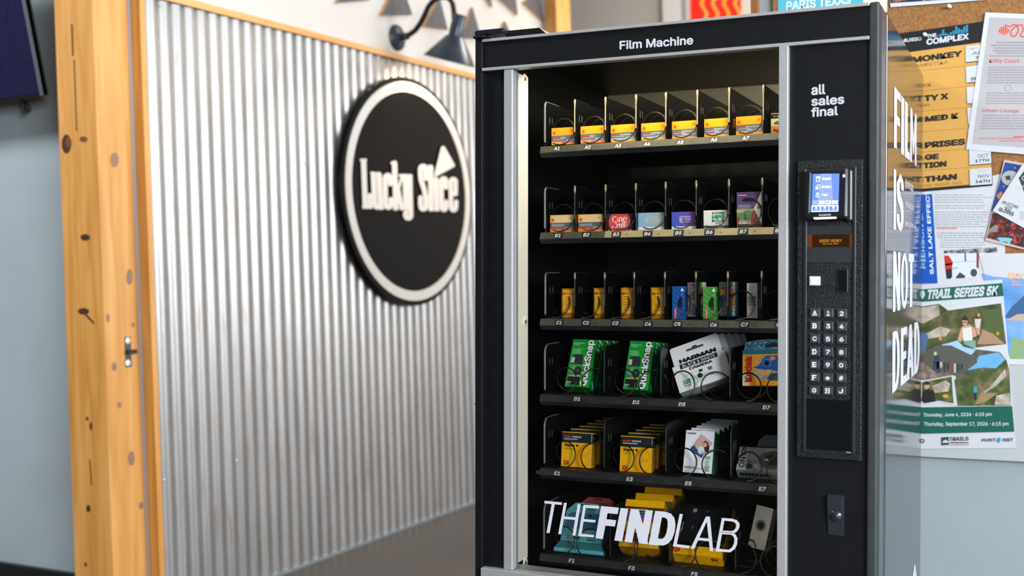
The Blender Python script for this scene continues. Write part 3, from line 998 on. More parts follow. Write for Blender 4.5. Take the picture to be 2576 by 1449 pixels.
# LAB
for p in ([(1675, 233), (1700, 236), (1648, 497), (1620, 494)], [(1624, 475), (1755, 492), (1751, 514), (1620, 497)],
          [(1888, 254), (1912, 256), (1792, 517), (1762, 514)], [(1890, 254), (1920, 257), (1946, 537), (1920, 535)], [(1826, 425), (1920, 435), (1920, 457), (1818, 446)],
          [(2016, 266), (2040, 268), (1992, 540), (1965, 537)]):
    gp.poly([g3(*q) for q in p], PRINTW)
for o_, i_ in (([(2016, 266), (2100, 272), (2140, 286), (2160, 312), (2158, 345), (2140, 375), (2112, 392), (2000, 388)], [(2034, 288), (2096, 294), (2122, 304), (2134, 324), (2131, 345), (2116, 364), (2096, 373), (2016, 368)]),
               ([(2000, 376), (2098, 382), (2128, 400), (2143, 432), (2140, 480), (2120, 520), (2084, 545), (1965, 537)], [(2015, 398), (2090, 402), (2110, 416), (2118, 440), (2114, 475), (2098, 505), (2072, 524), (1990, 516)])):
    n_ = len(o_)
    gp.mb.add([gp.q(*g3(*p)) for p in o_ + i_], [(k, (k + 1) % n_, n_ + (k + 1) % n_, n_ + k) for k in range(n_)], PRINTW)
mb.build('lettering', gl)

# bits on top and at the left edge
mb = MB()
a, b_ = mp(1195, 98), mp(1268, 90)
mb.box(a[0], 0.01, -0.012, 0.03, ZT + 0.002, ZT + 0.009, BLACK, 0.002)
mb.box(a[0], 0.055, -0.004, 0.09, ZT + 0.011, ZT + 0.023, P('2A3038', 0.22, 0.5), 0.003)
mpart(mb, 'top_hinge')
mb = MB(); mb.prism([(0.05, 0.02, ZT + 0.003), (0.05, 0.12, ZT + 0.003), (0.05, 0.12, ZT + 0.02), (0.05, 0.02, ZT + 0.02)], [(0.155, 0.02, ZT + 0.003), (0.155, 0.12, ZT + 0.003), (0.135, 0.12, ZT + 0.02), (0.135, 0.02, ZT + 0.02)], BLACK); mpart(mb, 'top_plate')
a, b_ = mp(1184, 1000), mp(1198, 1021)
mb = MB(); mb.prism([(a[0], 0.02, b_[2]), (-0.018, 0.02, b_[2]), (-0.018, 0.02, a[2]), (a[0] + 0.008, 0.02, a[2])], [(a[0], 0.06, b_[2]), (-0.018, 0.06, b_[2]), (-0.018, 0.06, a[2]), (a[0] + 0.008, 0.06, a[2])], BLACK); mpart(mb, 'side_catch')

# ------------------------------------------------ control panel
PDY = 0.006
mb = MB(); mb.box(XM1, XP0 + 0.001, PDY, 0.11, 0.06, Z3, BLACKM)
cpn = mpart(mb, 'control_panel')
mb = MB(); lt = fprint(mb, PDY - 0.0002)
lt.text('all', (2041, 239.8), (2076.4, 237), (2041, 213.8), PRINTW, 0.026)
lt.text('sales', (2041, 267.3), (2123.9, 261.3), (2041, 243.8), PRINTW, 0.026)
lt.text('final', (2040.6, 295), (2108, 290), (2040.6, 270.8), PRINTW, 0.026)
mb.build('lettering', cpn)
LEATH = NZ('pebbled_black_plastic', [(0.3, '0C1013'), (0.7, '111518')], (1, 1, 1), 30, rough=0.36, bump=0.5, bscale=420, voronoi=True, spec=0.4)
BD = -0.006
mb = MB()
pbox(mb, 2007, 405, 2167, 1161, BD, PDY, LEATH, 0.002)
bz = mpart(mb, 'keypad_bezel')
GLOS = P('15191D', 0.22)
mb = MB()
for r in ((2022, 428, 2027, 1137), (2146, 420, 2150, 1143), (2022, 1137, 2150, 1143)):
    pbox(mb, *r, BD - 0.004, BD, P('20262B', 0.3), 0.001)
mb.build('inner_frame', bz)
mb = MB(); pbox(mb, 2029, 569, 2144, 589, BD - 0.002, BD, P('23292D', 0.4)); pbox(mb, 2029, 622.5, 2144, 660, BD - 0.002, BD, P('23292D', 0.4)); mb.build('cover_plate', bz)
mb = MB(); pbox(mb, 2028.5, 590, 2144.7, 622, BD - 0.0015, BD, P('2E1605', 0.18, 0, 0.5, 0.12))
dp = fprint(mb, BD - 0.0016)
dp.rect(2028.5, 590, 2043, 622, P('5E2E08', 0.3, 0, 0.5, 0.1)); dp.L = 1; dp.rect(2137, 590, 2144.7, 622, P('5E2E08', 0.3, 0, 0.5, 0.1))
AMB = P('C8861C', 0.4, 0, 0.5, 0.3)
dp.text('INSERT MONEY', (2061, 609.8), (2117.5, 609), (2061, 602.5), AMB, 0.0)
dp.text('02:34 PM', (2070, 615), (2108, 614.6), (2070, 611.5), AMB, 0.0)
mb.build('display', bz)
mb = MB(); pbox(mb, 2035.7, 695, 2063, 718.5, BD - 0.006, BD, P('C9CFD0', 0.4), 0.0015); bp_ = fprint(mb, BD - 0.0061); bp_.ring((2048, 707), 11, 9.4, 0.06, P('6C7476', 0.5), 4)
pbox(mb, 2039, 699, 2056, 716, BD - 0.0066, BD, P('D6DBDA', 0.4), 0.0008)
mb.build('coin_button', bz)
mb = MB(); pbox(mb, 2105, 676, 2133, 736, BD - 0.003, BD, P('1A1F24', 0.3), 0.001); pbox(mb, 2109, 680, 2129, 732, BD - 0.0035, BD, P('0C0E11', 0.2)); mb.build('coin_slot', bz)
mb = MB(); pbox(mb, 2026, 1002, 2143, 1136, BD - 0.003, BD, P('0B0E12', 0.2), 0.001)
sc_ = fprint(mb, BD - 0.0031); sc_.line([(2128, 1137), (2141, 1139)], 1.5, P('B8BABC', 0.4))
mb.build('lower_door', bz)
# keys
KEYM = P('2E353A', 0.25, 0, 0.6, 0, 0.4)
KW = P('CFD8DE', 0.4)
colx = ((2037.2, 2062.6), (2070.8, 2096.4), (2104.6, 2130.2))
kr = ['A12', 'B34', 'C56', 'D78', 'E90', 'F*#', 'GHJ']
for r, row in enumerate(kr):
    for c, ch in enumerate(row):
        y0 = 774.6 + r * 32.5 + c * 0.9
        x0, x1 = colx[c]
        x0 -= r * 0.3; x1 -= r * 0.3
        mb = MB(); pbox(mb, x0, y0, x1, y0 + 24.5, BD - 0.005, BD, KEYM, 0.0015)
        kp = fprint(mb, BD - 0.0051)
        kp.disc(((x0 + x1) / 2, y0 + 12.3), 10, 9.6, P('3A4146', 0.3), 20)
        xm = (x0 + x1) / 2
        hw = 5.4 if ch not in '1' else 3.4
        kp.text(ch, (xm - hw, y0 + 18), (xm + hw, y0 + 18.2), (xm - hw, y0 + (6.6 if ch not in '*' else 9)), KW, 0.03)
        kp.L = 3
        if ch in 'ABDEFH1':
            if ch == 'F':
                kp.line([(xm - hw - 1.6, y0 + 18.1), (xm - hw + 5.2, y0 + 18.1)], 1.6, KW)
            for yy in ((18.1,) if ch in '1A' else ((6.8,) if ch == 'F' else (18.1, 6.8))):
                kp.line([(xm - hw - 1.6, y0 + yy), (xm + hw + (0.6 if ch in 'AFH1' else -2), y0 + yy)], 1.6, KW); kp.L = 3
        mb.build('key', bz)
# card reader
mb = MB()
a, b_ = mp(2023, 424, -0.03), mp(2134, 551, -0.03)
mb.box(a[0], b_[0], -0.034, BD, b_[2], a[2], P('15191D', 0.3), 0.006)
a, b_ = mp(2126, 424, -0.03), mp(2142, 556, -0.03)
mb.box(a[0], b_[0], -0.02, BD, b_[2], a[2], P('1D2226', 0.28), 0.004)
cr_ = mpart(mb, 'card_reader')
RD = -0.0345
mb = MB(); rp_ = fprint(mb, RD); rp_.L = 2


def c7(x, y):
    return (2020 + x * 0.1035, 420 + y * 0.1035)


SB = P('5A78F0', 0.25, 0, 0.5, 0.55); SLB = P('DDE4FF', 0.3, 0, 0.5, 0.75); SPB = P('7C8CF4', 0.3, 0, 0.5, 0.55)
rp_.poly([c7(*p) for p in [(240, 170), (885, 160), (860, 1080), (205, 1095)]], SB)
rp_.poly([c7(*p) for p in [(430, 168), (690, 165), (740, 930), (360, 935)]], SPB)
rp_.text('Insert', c7(468, 320), c7(685, 312), c7(468, 258), SLB, 0.02); rp_.L -= 1
rp_.text('Swipe', c7(458, 528), c7(686, 518), c7(458, 452), SLB, 0.02); rp_.L -= 1
rp_.text('Tap', c7(452, 722), c7(592, 716), c7(452, 650), SLB, 0.02); rp_.L -= 1
rp_.poly([c7(*p) for p in [(318, 230), (425, 228), (423, 262), (318, 264)]], SLB); rp_.L -= 1
rp_.line([c7(*p) for p in [(328, 262), (328, 355), (405, 352), (405, 260)]], 1.2, SLB); rp_.L -= 1
rp_.disc(c7(380, 290), 1.4, 1.4, SLB, 8); rp_.L -= 1
rp_.line([c7(*p) for p in [(345, 480), (350, 430), (412, 428), (405, 520), (365, 524)]], 1.2, SLB); rp_.L -= 1
rp_.poly([c7(*p) for p in [(310, 475), (365, 474), (362, 550), (310, 552)]], SLB); rp_.L -= 1
rp_.line([c7(*p) for p in [(310, 715), (335, 672), (395, 690), (380, 742), (312, 718)]], 1.2, SLB); rp_.L -= 1
rp_.disc(c7(355, 640), 3.2, 1.8, SLB, 12); rp_.L -= 1
for k, (x0, x1) in enumerate(((242, 365), (395, 525), (552, 685), (712, 848))):
    rp_.poly([c7(x0, 822 - k * 2), c7(x1, 820 - k * 2), c7(x1 - 2, 902 - k * 2), c7(x0 - 2, 904 - k * 2)], SB if k == 0 else P('E6E8F6', 0.3, 0, 0.5, 0.6)); rp_.L -= 1
rp_.up()
rp_.line([c7(*p) for p in [(242, 822), (365, 820), (363, 902), (240, 904), (242, 822)]], 0.5, SLB); rp_.L -= 1
rp_.lines(*c7(262, 875), *c7(345, 848), 1, SLB); rp_.L -= 1
rp_.disc(c7(602, 855), 2.1, 2.2, P('E0505A', 0.3, 0, 0.5, 0.5), 14); rp_.L -= 1
rp_.disc(c7(634, 855), 2.1, 2.2, P('F0A050', 0.3, 0, 0.5, 0.5), 14)
rp_.rect(*c7(722, 893), *c7(840, 880), P('E8A878', 0.3, 0, 0.5, 0.5)); rp_.L -= 1
rp_.text('VISA', c7(745, 868), c7(815, 866), c7(747, 843), P('5060C0', 0.3, 0, 0.5, 0.5), 0.02); rp_.L -= 1
rp_.poly([c7(*p) for p in [(214, 935), (862, 928), (858, 1082), (205, 1096)]], SLB)
for x0, x1, t in ((232, 418, 'Help'), (440, 628, 'Account'), (648, 838, 'Coupon')):
    d = (x0 - 232) * 0.012
    rp_.poly([c7(x0, 962 - d), c7(x1, 958 - d), c7(x1 - 4, 1070 - d), c7(x0 - 4, 1076 - d)], SB); 
    rp_.disc(c7((x0 + x1) / 2, 995 - d), 2.6, 2.4, SLB, 12); rp_.L -= 1
    rp_.text(t, c7(x0 + 50, 1055 - d), c7(x1 - 50, 1053 - d), c7(x0 + 50, 1033 - d), SLB, 0.01); rp_.L -= 2
mb.build('screen', cr_)
mb = MB(); rq = fprint(mb, RD); rq.L = 2
rq.poly([c7(*p) for p in [(165, 120), (217, 165), (185, 1090), (130, 1135)]], P('6E8690', 0.3, 0.3)); rq.L = 2
rq.poly([c7(*p) for p in [(1040, 45), (1080, 40), (1040, 1170), (1005, 1170)]], P('7C8694', 0.3, 0.3)); rq.L = 2
rq.poly([c7(*p) for p in [(968, 182), (1026, 178), (1024, 250), (966, 252)]], P('E8BFC0', 0.4, 0, 0.5, 0.3)); rq.L = 2
rq.text('CASTLES', c7(458, 1190), c7(675, 1182), c7(458, 1148), P('E4E8EA', 0.4), 0.02); rq.L = 2
rq.ring(c7(405, 1168), 2.2, 2.1, 0.35, P('E4E8EA', 0.4), 14); rq.L = 2
rq.line([c7(420, 1150), c7(445, 1188)], 0.9, P('E4E8EA', 0.4))
mb.build('fascia_marks', cr_)
mb = MB(); rq = fprint(mb, RD); rq.L = 2
rq.poly([c7(*p) for p in [(250, 1228), (812, 1212), (816, 1255), (282, 1277), (262, 1262)]], P('EFE4FF', 0.3, 0, 0.5, 1.1)); mb.build('light_bar', cr_)
# door latch
mb = MB()
a, b_ = mp(2084.3, 1242.4, PDY), mp(2123.8, 1347.9, PDY)
mb.prism([(a[0], PDY - 0.002, b_[2]), (b_[0], PDY - 0.002, b_[2]), (b_[0], PDY - 0.002, a[2]), (a[0], PDY - 0.002, a[2])],
         [(a[0], PDY - 0.002, b_[2]), (b_[0], PDY - 0.002, b_[2]), (b_[0] - 0.004, PDY - 0.016, a[2] - 0.004), (a[0], PDY - 0.016, a[2] - 0.004)], P('232A30', 0.4))
ql = mp(2103, 1298, PDY - 0.009)
ML = T(*ql) @ Matrix.Rotation(math.pi / 2, 4, 'X')
mb.lathe([(0, 0.004), (0.004, 0.005), (0.005, 0.003), (0.008, 0.004), (0.009, 0.0015), (0.0115, 0.002), (0.012, -0.004)], ML, P('3A434A', 0.25, 0.6), 22)
mpart(mb, 'door_latch')

# ------------------------------------------------ trays
YT = 0.105
LEAN = -math.radians(0.5)


def lean(x):
    return (x - 0.39) * 0.0088


trays = {'A': -0.2419, 'B': -0.4475, 'C': -0.6532, 'D': -0.8343, 'E': -1.0112, 'F': -1.2172}
narrow_tags = {'A': [(1401, 373.5), (1478.5, 370), (1555, 366.5), (1628, 362), (1711.5, 358), (1796, 351.5), (1876, 347.5), (1966, 339)],
               'B': [(1403.5, 592.5), (1475, 590.5), (1550, 589.5), (1629, 588), (1707, 586), (1784.5, 584), (1869.5, 582.5), (1959, 580)],
               'C': [(1406.5, 811.5), (1474, 812), (1548, 813), (1630, 815), (1704, 815), (1795, 817), (1872.7, 816.5), (1962, 817)]}
wide_tags = {'D': [(1452, 1003.5), (1600, 1012), (1716, 1017), (1928, 1025)],
             'E': [(1402, 1190.5), (1584.5, 1206), (1732, 1218), (1918, 1230.5)],
             'F': [(1438.5, 1410.5), (1589, 1429), (1747, 1444), (1925, 1468)]}
div_px = {'A': (1371, 1446, 1523, 1600, 1675, 1754, 1834, 1920), 'B': (1371, 1446, 1523, 1599, 1674, 1751, 1833, 1917), 'C': (1372, 1446, 1521, 1595, 1672, 1750, 1830, 1915),
          'D': (1371, 1520, 1662, 1836), 'E': (1370, 1520, 1675, 1838), 'F': (1369, 1535, 1684, 1850)}
tops = {'A': 0.107, 'B': 0.108, 'C': 0.109, 'D': 0.118, 'E': 0.118, 'F': 0.118}


def coil(cx, zc, r, y0, y1, pitch, start, sgn, w=0.0017):
    n = int((y1 - y0) / pitch * 28)
    pts = []
    for k in range(n + 1):
        a = math.radians(start) + sgn * 2 * math.pi * k / 28
        pts.append((cx + r * math.cos(a), y0 + pitch * k / 28, zc + r * math.sin(a)))
    return pts


TRAY = {}
for row, z in trays.items():
    z0 = z + ZB
    mb = MB()
    xl, xr = 0.104, 0.745
    sh = lambda x, y, zz: (x, y, zz + lean(x))
    # floor plate
    for (ya, yb_, za, zb_, m) in ((YT, 0.70, z0 - 0.003, z0, INNER),):
        vs = [sh(x, y, zz) for zz in (za, zb_) for y in (ya, yb_) for x in (xl, xr)]
        mb.add(vs, [(0, 2, 3, 1), (4, 5, 7, 6), (0, 1, 5, 4), (2, 6, 7, 3), (0, 4, 6, 2), (1, 3, 7, 5)], m)
    tray = mpart(mb, 'tray'); TRAY[row] = tray
    # front rail: label face and a darker lip under it
    mb = MB()
    prof = [(YT, z0), (YT - 0.004, z0 - 0.001), (YT - 0.010, z0 - 0.016), (YT - 0.010, z0 - 0.017), (YT + 0.002, z0 - 0.027), (YT + 0.004, z0 - 0.027), (YT + 0.004, z0 - 0.003)]
    segs = [(xl, xr, RAIL_LIT if row in 'AC' else RAILD)] if row != 'B' else [(xl, 0.268, RAIL_LIT), (0.268, xr, RAIL_PATCH)]  # lighter rail colours hold the light falling on the upper trays
    for xa, xb, m in segs:
        pa = [sh(xa, y, zz) for y, zz in prof]; pb_ = [sh(xb, y, zz) for y, zz in prof]
        mb.add(pa + pb_, [(1, 2, 9, 8), (0, 1, 8, 7)], m)
        mb.add(pa + pb_, [(2, 3, 10, 9), (3, 4, 11, 10), (4, 5, 12, 11), (5, 6, 13, 12)], P('1B2026', 0.4))
        mb.add(pa + pb_, [list(range(7))[::-1], list(range(7, 14))], P('1B2026', 0.4))
    fp_ = Print(mb, lambda u, v, l: (u, YT - 0.004 - 0.4 * v * 1.0 - l - 0.0002, z0 - 0.001 - v + lean(u)), 0.0002)
    rail = mb.build('front_rail', tray)
    # label tags: dark plates with white codes
    nar = row in narrow_tags
    tags_ = narrow_tags[row] if nar else wide_tags[row]
    for k, (x, y) in enumerate(tags_):
        q = mp(x, y, YT - 0.008)
        code = row + str(k + 1 if nar else 2 * k + 1)
        mb = MB()
        tp = Print(mb, lambda u, v, l: (u, YT - 0.004 - 0.4 * (z0 - 0.001 + lean(u) - v) - l - 0.0003, v), 0.0002)
        zc = z0 - 0.0085 + lean(q[0])
        zc = min(max(q[2], zc - 0.003), zc + 0.003)
        tp.rect(q[0] - 0.0115, zc - 0.0068, q[0] + 0.0115, zc + 0.0068, P('14171A', 0.4) if row in 'BC' else (P('33322B', 0.45) if row == 'A' else P('16191B', 0.45)))
        hw = 0.0074 if row != 'D' else 0.0078
        sl = 0.0012
        tp.text(code, (q[0] - hw - sl / 2, zc - 0.0042), (q[0] + hw - sl / 2, zc - 0.0042), (q[0] - hw + sl / 2, zc + 0.0042), PRINTW, 0.03)
        if nar:
            tp.L = 1
            tp.disc((q[0] + 0.026, zc - 0.0005), 0.0013, 0.0013, BLACK, 10)
        else:
            tp.L = 1
            for dx in (-0.042, 0.042):
                pts = [(q[0] + dx + sx * 0.009 + 0.005 * math.cos(a), zc - 0.001 + 0.0045 * math.sin(a)) for sx, a in [(1, t * math.pi / 6 - math.pi / 2) for t in range(7)] + [(-1, t * math.pi / 6 + math.pi / 2) for t in range(7)]]
                tp.poly(pts, P('141617', 0.6)); tp.L = 1
        mb.build('label', tray)
    # dividers
    for k, px in enumerate(div_px[row]):
        yref = {'A': 300, 'B': 520, 'C': 740, 'D': 930, 'E': 1120, 'F': 1330}[row]
        x = xf(px, yref, YT + 0.006)
        zb = z0 + lean(x); h = tops[row]; r_ = 0.012 if nar else 0.02
        prof = [(YT + 0.004, zb)] + [(YT + 0.004 + r_ - r_ * math.cos(t), zb + h - r_ + r_ * math.sin(t)) for t in np.linspace(0, math.pi / 2, 6)] + [(0.66, zb + h), (0.66, zb)]
        mb = MB()
        mb.prism([(x, y, zz) for y, zz in prof], [(x + 0.0016, y, zz) for y, zz in prof], DIV)
        for yy in (0.135, 0.152):
            mb.box(x + 0.0017, x + 0.0022, yy, yy + 0.0015, zb + h - 0.05, zb + h - 0.034, P('7D8076', 0.4, 0.4))
        if nar:
            bright = P('A39B80', 0.35, 0.5) if row == 'A' else P('3A3D38', 0.35, 0.5)  # top tray pins coloured cream as lit, lower ones dark
            if k:
                mb.tube([(x + 0.0008, YT + 0.003, zb + 0.03), (x + 0.0008, YT + 0.003, zb + h - r_)], 0.0016, bright if row == 'A' else P('1E2326', 0.35), 8)
                mb.lathe([(0, 0.01), (0.0028, 0.006), (0.003, -0.004), (0.0015, -0.012)], T(x + 0.0008, YT + 0.004, zb + h - r_ + 0.004), P('8A8266', 0.3, 0.6), 10)
        rim = P('6A7070', 0.35, 0.3) if k == 0 else P('33393B', 0.35, 0.2)
        arc = [(x + 0.0008, YT + 0.0035, zb + (0.01 if k == 0 or not nar else h - 0.03))] + [(x + 0.0008, YT + 0.004 + r_ - (r_ + 0.0005) * math.cos(t), zb + h - r_ + (r_ + 0.0005) * math.sin(t)) for t in np.linspace(0, math.pi / 2, 7)] + [(x + 0.0008, YT + 0.09, zb + h + 0.0004)]
        mb.tube(arc, [(0.0026 if k == 0 else 0.0012) * (1 if i < len(arc) - 3 else 0.6) for i in range(len(arc))], rim, 6)
        mb.build('divider', tray)
    # coils
    if nar:
        for k in range(8):
            x0 = xf(div_px[row][k], yref, YT + 0.006) + 0.0016
            x1 = xf(div_px[row][k + 1], yref, YT + 0.006) if k < 7 else x0 + 0.073
            cx = (x0 + x1) / 2
            mb = MB()
            if row == 'C':
                pts = coil(cx - 0.011, z0 + 0.0335 + lean(cx), 0.0315, YT - 0.006, 0.5, 0.075, -100, 1)
            else:
                pts = coil(cx + 0.001, z0 + 0.0345 + lean(cx), 0.0325, YT - 0.004, 0.5, 0.05, -118, 1)
            mb.tube(pts, 0.0016, WIRE, 6)
            mb.build('coil', tray)
    else:
        cc = {'D': [(1416.5, 954), (1491, 956), (1564, 960), (1636, 964), (1712, 965), (1795, 971), (1878, 975), (1962, 980)],
              'E': [(1414, 1143), (1489, 1150), (1561, 1154), (1638, 1160), (1717, 1165), (1797, 1173), (1880, 1177), (1962, 1180)],
              'F': [(1412, 1360), (1478, 1366), (1570, 1380), (1625, 1385), (1714, 1393), (1780, 1397), (1865, 1400), (1945, 1410)]}[row]
        for k, (px, py) in enumerate(cc):
            q = mp(px, py, YT)
            mb = MB()
            zc = z0 + 0.0325 + lean(q[0])
            if k % 2 == 0:
                pts = coil(q[0], zc, 0.0305, YT - 0.006, 0.6, 0.058, -88, 1)
            else:
                pts = coil(q[0], zc, 0.0305, YT - 0.006, 0.6, 0.058, -92, -1)
            mb.tube(pts, 0.0017, WIRE, 6)
            mb.build('coil', tray)
# ---------------------------------------------------------------- the goods behind the glass
def carton(name, label, cat, group, x, z, w, h, d, rx=0, ry=0, rz=0, y=0.126, base=None, front=None, side=None, bottom=None, top=None, extra=None, lean_=True):
    M_ = MACH @ T(x, y, z + ZB) @ euler(math.radians(rx), math.radians(ry if not lean_ else ry - 0.4), math.radians(rz))
    mb = MB()
    mb.box(-w / 2, w / 2, 0, d, 0, h, base)
    if front:
        front(Print(mb, lambda u, v, l: (-w / 2 + u * w, -l, v * h), 0.00008))
    if side:
        side(Print(mb, lambda u, v, l: (w / 2 + l, u * d, v * h), 0.00008))
    if bottom:
        bottom(Print(mb, lambda u, v, l: (-w / 2 + u * w, d * (1 - v), -l), 0.00008))
    if top:
        top(Print(mb, lambda u, v, l: (-w / 2 + u * w, d * v, h + l), 0.00008))
    if extra:
        extra(mb, w, h, d)
    o = mb.build(name, None, M_)
    tag(o, label, cat, group)
    return o


def klogo(p, u0, v0, u1, v1, m=RED, ym=YEL):
    "red square with a notch"
    w, h = u1 - u0, v1 - v0
    p.rect(u0, v0, u1, v1, m); p.L -= 1
    p.up()
    p.poly([(u0 + w * 0.30, v0 + h * 0.50), (u0 + w * 0.92, v0 + h * 0.96), (u0 + w * 0.78, v1), (u0 + w * 0.16, v0 + h * 0.5), (u0 + w * 0.78, v0), (u0 + w * 0.92, v0 + h * 0.04)], ym)
    p.L -= 1
    p.rect(u0 + w * 0.0, v0, u0 + w * 0.16, v0 + h * 0.02, ym)


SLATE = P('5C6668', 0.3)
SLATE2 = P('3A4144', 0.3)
KRED = P('E8392E', 0.4)


def film_front(main, spd, stripe, fade, kd=True, bandt=True):
    def f(p):
        p.rect(0, 0, 1, 0.16, YEL); p.L -= 1
        p.rect(0, 0.10, 1, 0.54, SLATE)
        p.rect(0, 0.17, 0.62, 0.225, P(stripe, 0.4)); p.L -= 1
        p.poly([(0.45, 0.10), (1, 0.10), (1, 0.155), (0.52, 0.155)], P(stripe, 0.4))
        p.rect(0, 0.10, 0.45, 0.165, YEL) ; p.L -= 1
        if kd:
            p.tx('KODAK', 0.07, 0.37, 0.34, 0.455, KRED, 0.03); p.L -= 1
            p.tx(main, 0.37, 0.37, 0.37 + min(0.055 * len(main), 0.5), 0.455, PRINTW, 0.03); p.L -= 1
        else:
            p.tx(main, 0.07, 0.37, 0.58, 0.46, PRINTW, 0.04); p.L -= 1
        p.lines(0.07, 0.30, 0.55, 0.34, 1, P('B9BEC0', 0.4), 0.9, 0.02); p.L -= 1
        p.tx(spd, 0.93 - 0.11 * len(spd) if len(spd) < 4 else 0.40, 0.16 if len(spd) < 4 else 0.19, 0.93, 0.31 if len(spd) < 4 else 0.29, PRINTW, 0.02); p.L -= 1
        klogo(p, 0.065, 0.62, 0.165, 0.78, P('E2352B', 0.4)); p.L -= 1
        p.tx('1', 0.79, 0.74, 0.81, 0.85, DKG, 0.02); p.L -= 1
        p.lines(0.84, 0.72, 0.9, 0.86, 3, P('B98530', 0.4), 0.6, 0.0)
    return f


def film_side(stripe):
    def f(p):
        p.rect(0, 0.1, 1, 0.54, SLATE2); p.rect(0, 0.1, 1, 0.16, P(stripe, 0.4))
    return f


XA = [0.1524, 0.2270, 0.3030, 0.3779, 0.4516, 0.5267, 0.5994]
specA = [('GOLD', '200', 'D65BC0', 'slate and yellow film carton with a magenta stripe, leftmost on the top shelf'),
         ('GOLD', '200', 'D65BC0', 'slate and yellow film carton with a magenta stripe, second from left on the top shelf'),
         ('ULTRAMAX', '400', '7FB4EA', 'film carton with a pale blue stripe, left one of the two on the top shelf'),
         ('ULTRAMAX', '400', '7FB4EA', 'film carton with a pale blue stripe, right one of the two on the top shelf'),
         ('EKTACOLOR', 'PRO 400', '6A68CE', 'yellow film carton with a violet band, leftmost of three on the top shelf'),
         ('EKTACOLOR', 'PRO 400', '6A68CE', 'yellow film carton with a violet band, middle of three on the top shelf'),
         ('EKTACOLOR', 'PRO 800', '7A86DA', 'yellow film carton with a violet band, rightmost of three on the top shelf')]
ZA = [-0.2379, -0.2377, -0.2385, -0.2387, -0.2383, -0.2370, -0.2358]
TURN = [0, -1, -1, 0, -2, -4, -3]
for k, (mn, sp_d, stp, lab) in enumerate(specA):
    front_ = film_front(mn, sp_d, stp, stp)
    o = carton('film_carton', lab, 'film box', 'film cartons on the top shelf', XA[k], ZA[k] - 0.0016, 0.0615, 0.0405, 0.032, rz=TURN[k], base=YEL, front=front_, side=film_side(stp))
    # the next carton waiting in the coil
    c = o.copy(); COL.objects.link(c)
    c.matrix_world = MACH @ T(0.004, 0.05, 0.0) @ MACH.inverted() @ o.matrix_world
    tag(c, lab.replace('film carton', 'half-hidden film carton') .replace('on the top shelf', 'waiting behind the front row') if 'top shelf' in lab else lab, 'film box', 'film cartons waiting behind the top shelf front row')
    c['label'] = ['shaded film carton behind the leftmost magenta one', 'shaded film carton behind the second magenta one', 'shaded film carton behind the left pale blue one', 'shaded film carton behind the right pale blue one',
                  'shaded film carton behind the leftmost violet one', 'shaded film carton behind the middle violet one', 'shaded film carton behind the rightmost violet one'][k]
    c['group'] = 'film cartons waiting behind the top shelf front row'


def tmax(p):
    p.rect(0, 0.72, 1, 0.96, P('23292B', 0.35)); p.rect(0, 0.34, 1, 0.72, P('E9D38E', 0.35))
    p.tx('T-MAX 100', 0.1, 0.79, 0.75, 0.87, PRINTW, 0.03); p.tx('400', 0.1, 0.4, 0.8, 0.6, P('14706A', 0.4), 0.04); p.lines(0.1, 0.28, 0.8, 0.33, 1, P('B08A30', 0.4)); p.tx('Kodak', 0.1, 0.1, 0.5, 0.22, P('D83A28', 0.4), 0.03)


carton('film_carton', 'black and yellow film carton with green numerals, half hidden by the silver upright', 'film box', None, 0.6765, -0.2349 - 0.0016, 0.06, 0.043, 0.034, rz=-4, base=YEL, front=tmax,
       side=film_side('E9D38E'))

# ---- second shelf
for k, (x, z, sp_d, lab) in enumerate(((0.1492, -0.4472, '100', 'pale yellow film carton with a red stripe, far left of the second shelf'), (0.2218, -0.4471, '200', 'pale yellow film carton with a red stripe, second in the second shelf'))):
    fb = film_front('KODACOLOR', sp_d, 'E5413A', '', False)

    def f2(p, fb=fb):
        p.rect(0.04, 0.54, 0.97, 0.97, P('F3CF96', 0.4)); fb(p)
    carton('film_carton', lab, 'film box', 'film cartons on the second shelf', x, z - 0.0012, 0.063, 0.041, 0.032, base=YEL, front=f2, side=film_side('E5413A'), rz=-1)


def cine(p):
    n = 30
    rc = P('E04A4C', 0.35)
    pts = [(min(max(0.475 + 0.42 * math.cos(2 * math.pi * k / n), 0), 1), min(max(0.52 + 0.66 * math.sin(2 * math.pi * k / n), 0), 0.97)) for k in range(n)]
    p.poly(pts, rc)
    w = 0.035
    p.line(arcp(0.30, 0.68, 0.095, -0.16, 50, 310), w, WHITE); p.line([(0.41, 0.52), (0.41, 0.76)], w, WHITE)
    p.line([(0.48, 0.52), (0.48, 0.70)] + arcp(0.525, 0.70, 0.045, -0.09, 180, 0, 8) + [(0.57, 0.52)], w, WHITE)
    p.line([(0.62, 0.64), (0.76, 0.70)] + arcp(0.69, 0.66, 0.075, -0.13, 30, 320, 10), w, WHITE)
    p.line([(0.23, 0.28)] + arcp(0.28, 0.32, 0.12, -0.14, -140, 60, 9) + [(0.33, 0.5)], w, WHITE)
    p.line([(0.47, 0.45), (0.47, 0.28), (0.5, 0.23)], w, WHITE); p.line([(0.43, 0.39), (0.52, 0.39)], w * 0.8, WHITE)
    for x in (0.55, 0.61, 0.67):
        p.line([(x, 0.2), (x, 0.42 if x < 0.6 else 0.52)], w, WHITE)
    p.tup('film', 0.71, 0.2, 0.78, 0.5, P('F6D0CC', 0.4), 0.01)
    p.lines(0.02, 0.04, 0.12, 0.09, 1, WHITE); p.lines(0.88, 0.04, 0.97, 0.09, 1, WHITE)


carton('film_carton', 'black film carton filled by a red disc with white lettering', 'film box', 'film cartons on the second shelf', 0.2961, -0.4486, 0.0635, 0.041, 0.032, base=P('2B3032', 0.3), front=cine)


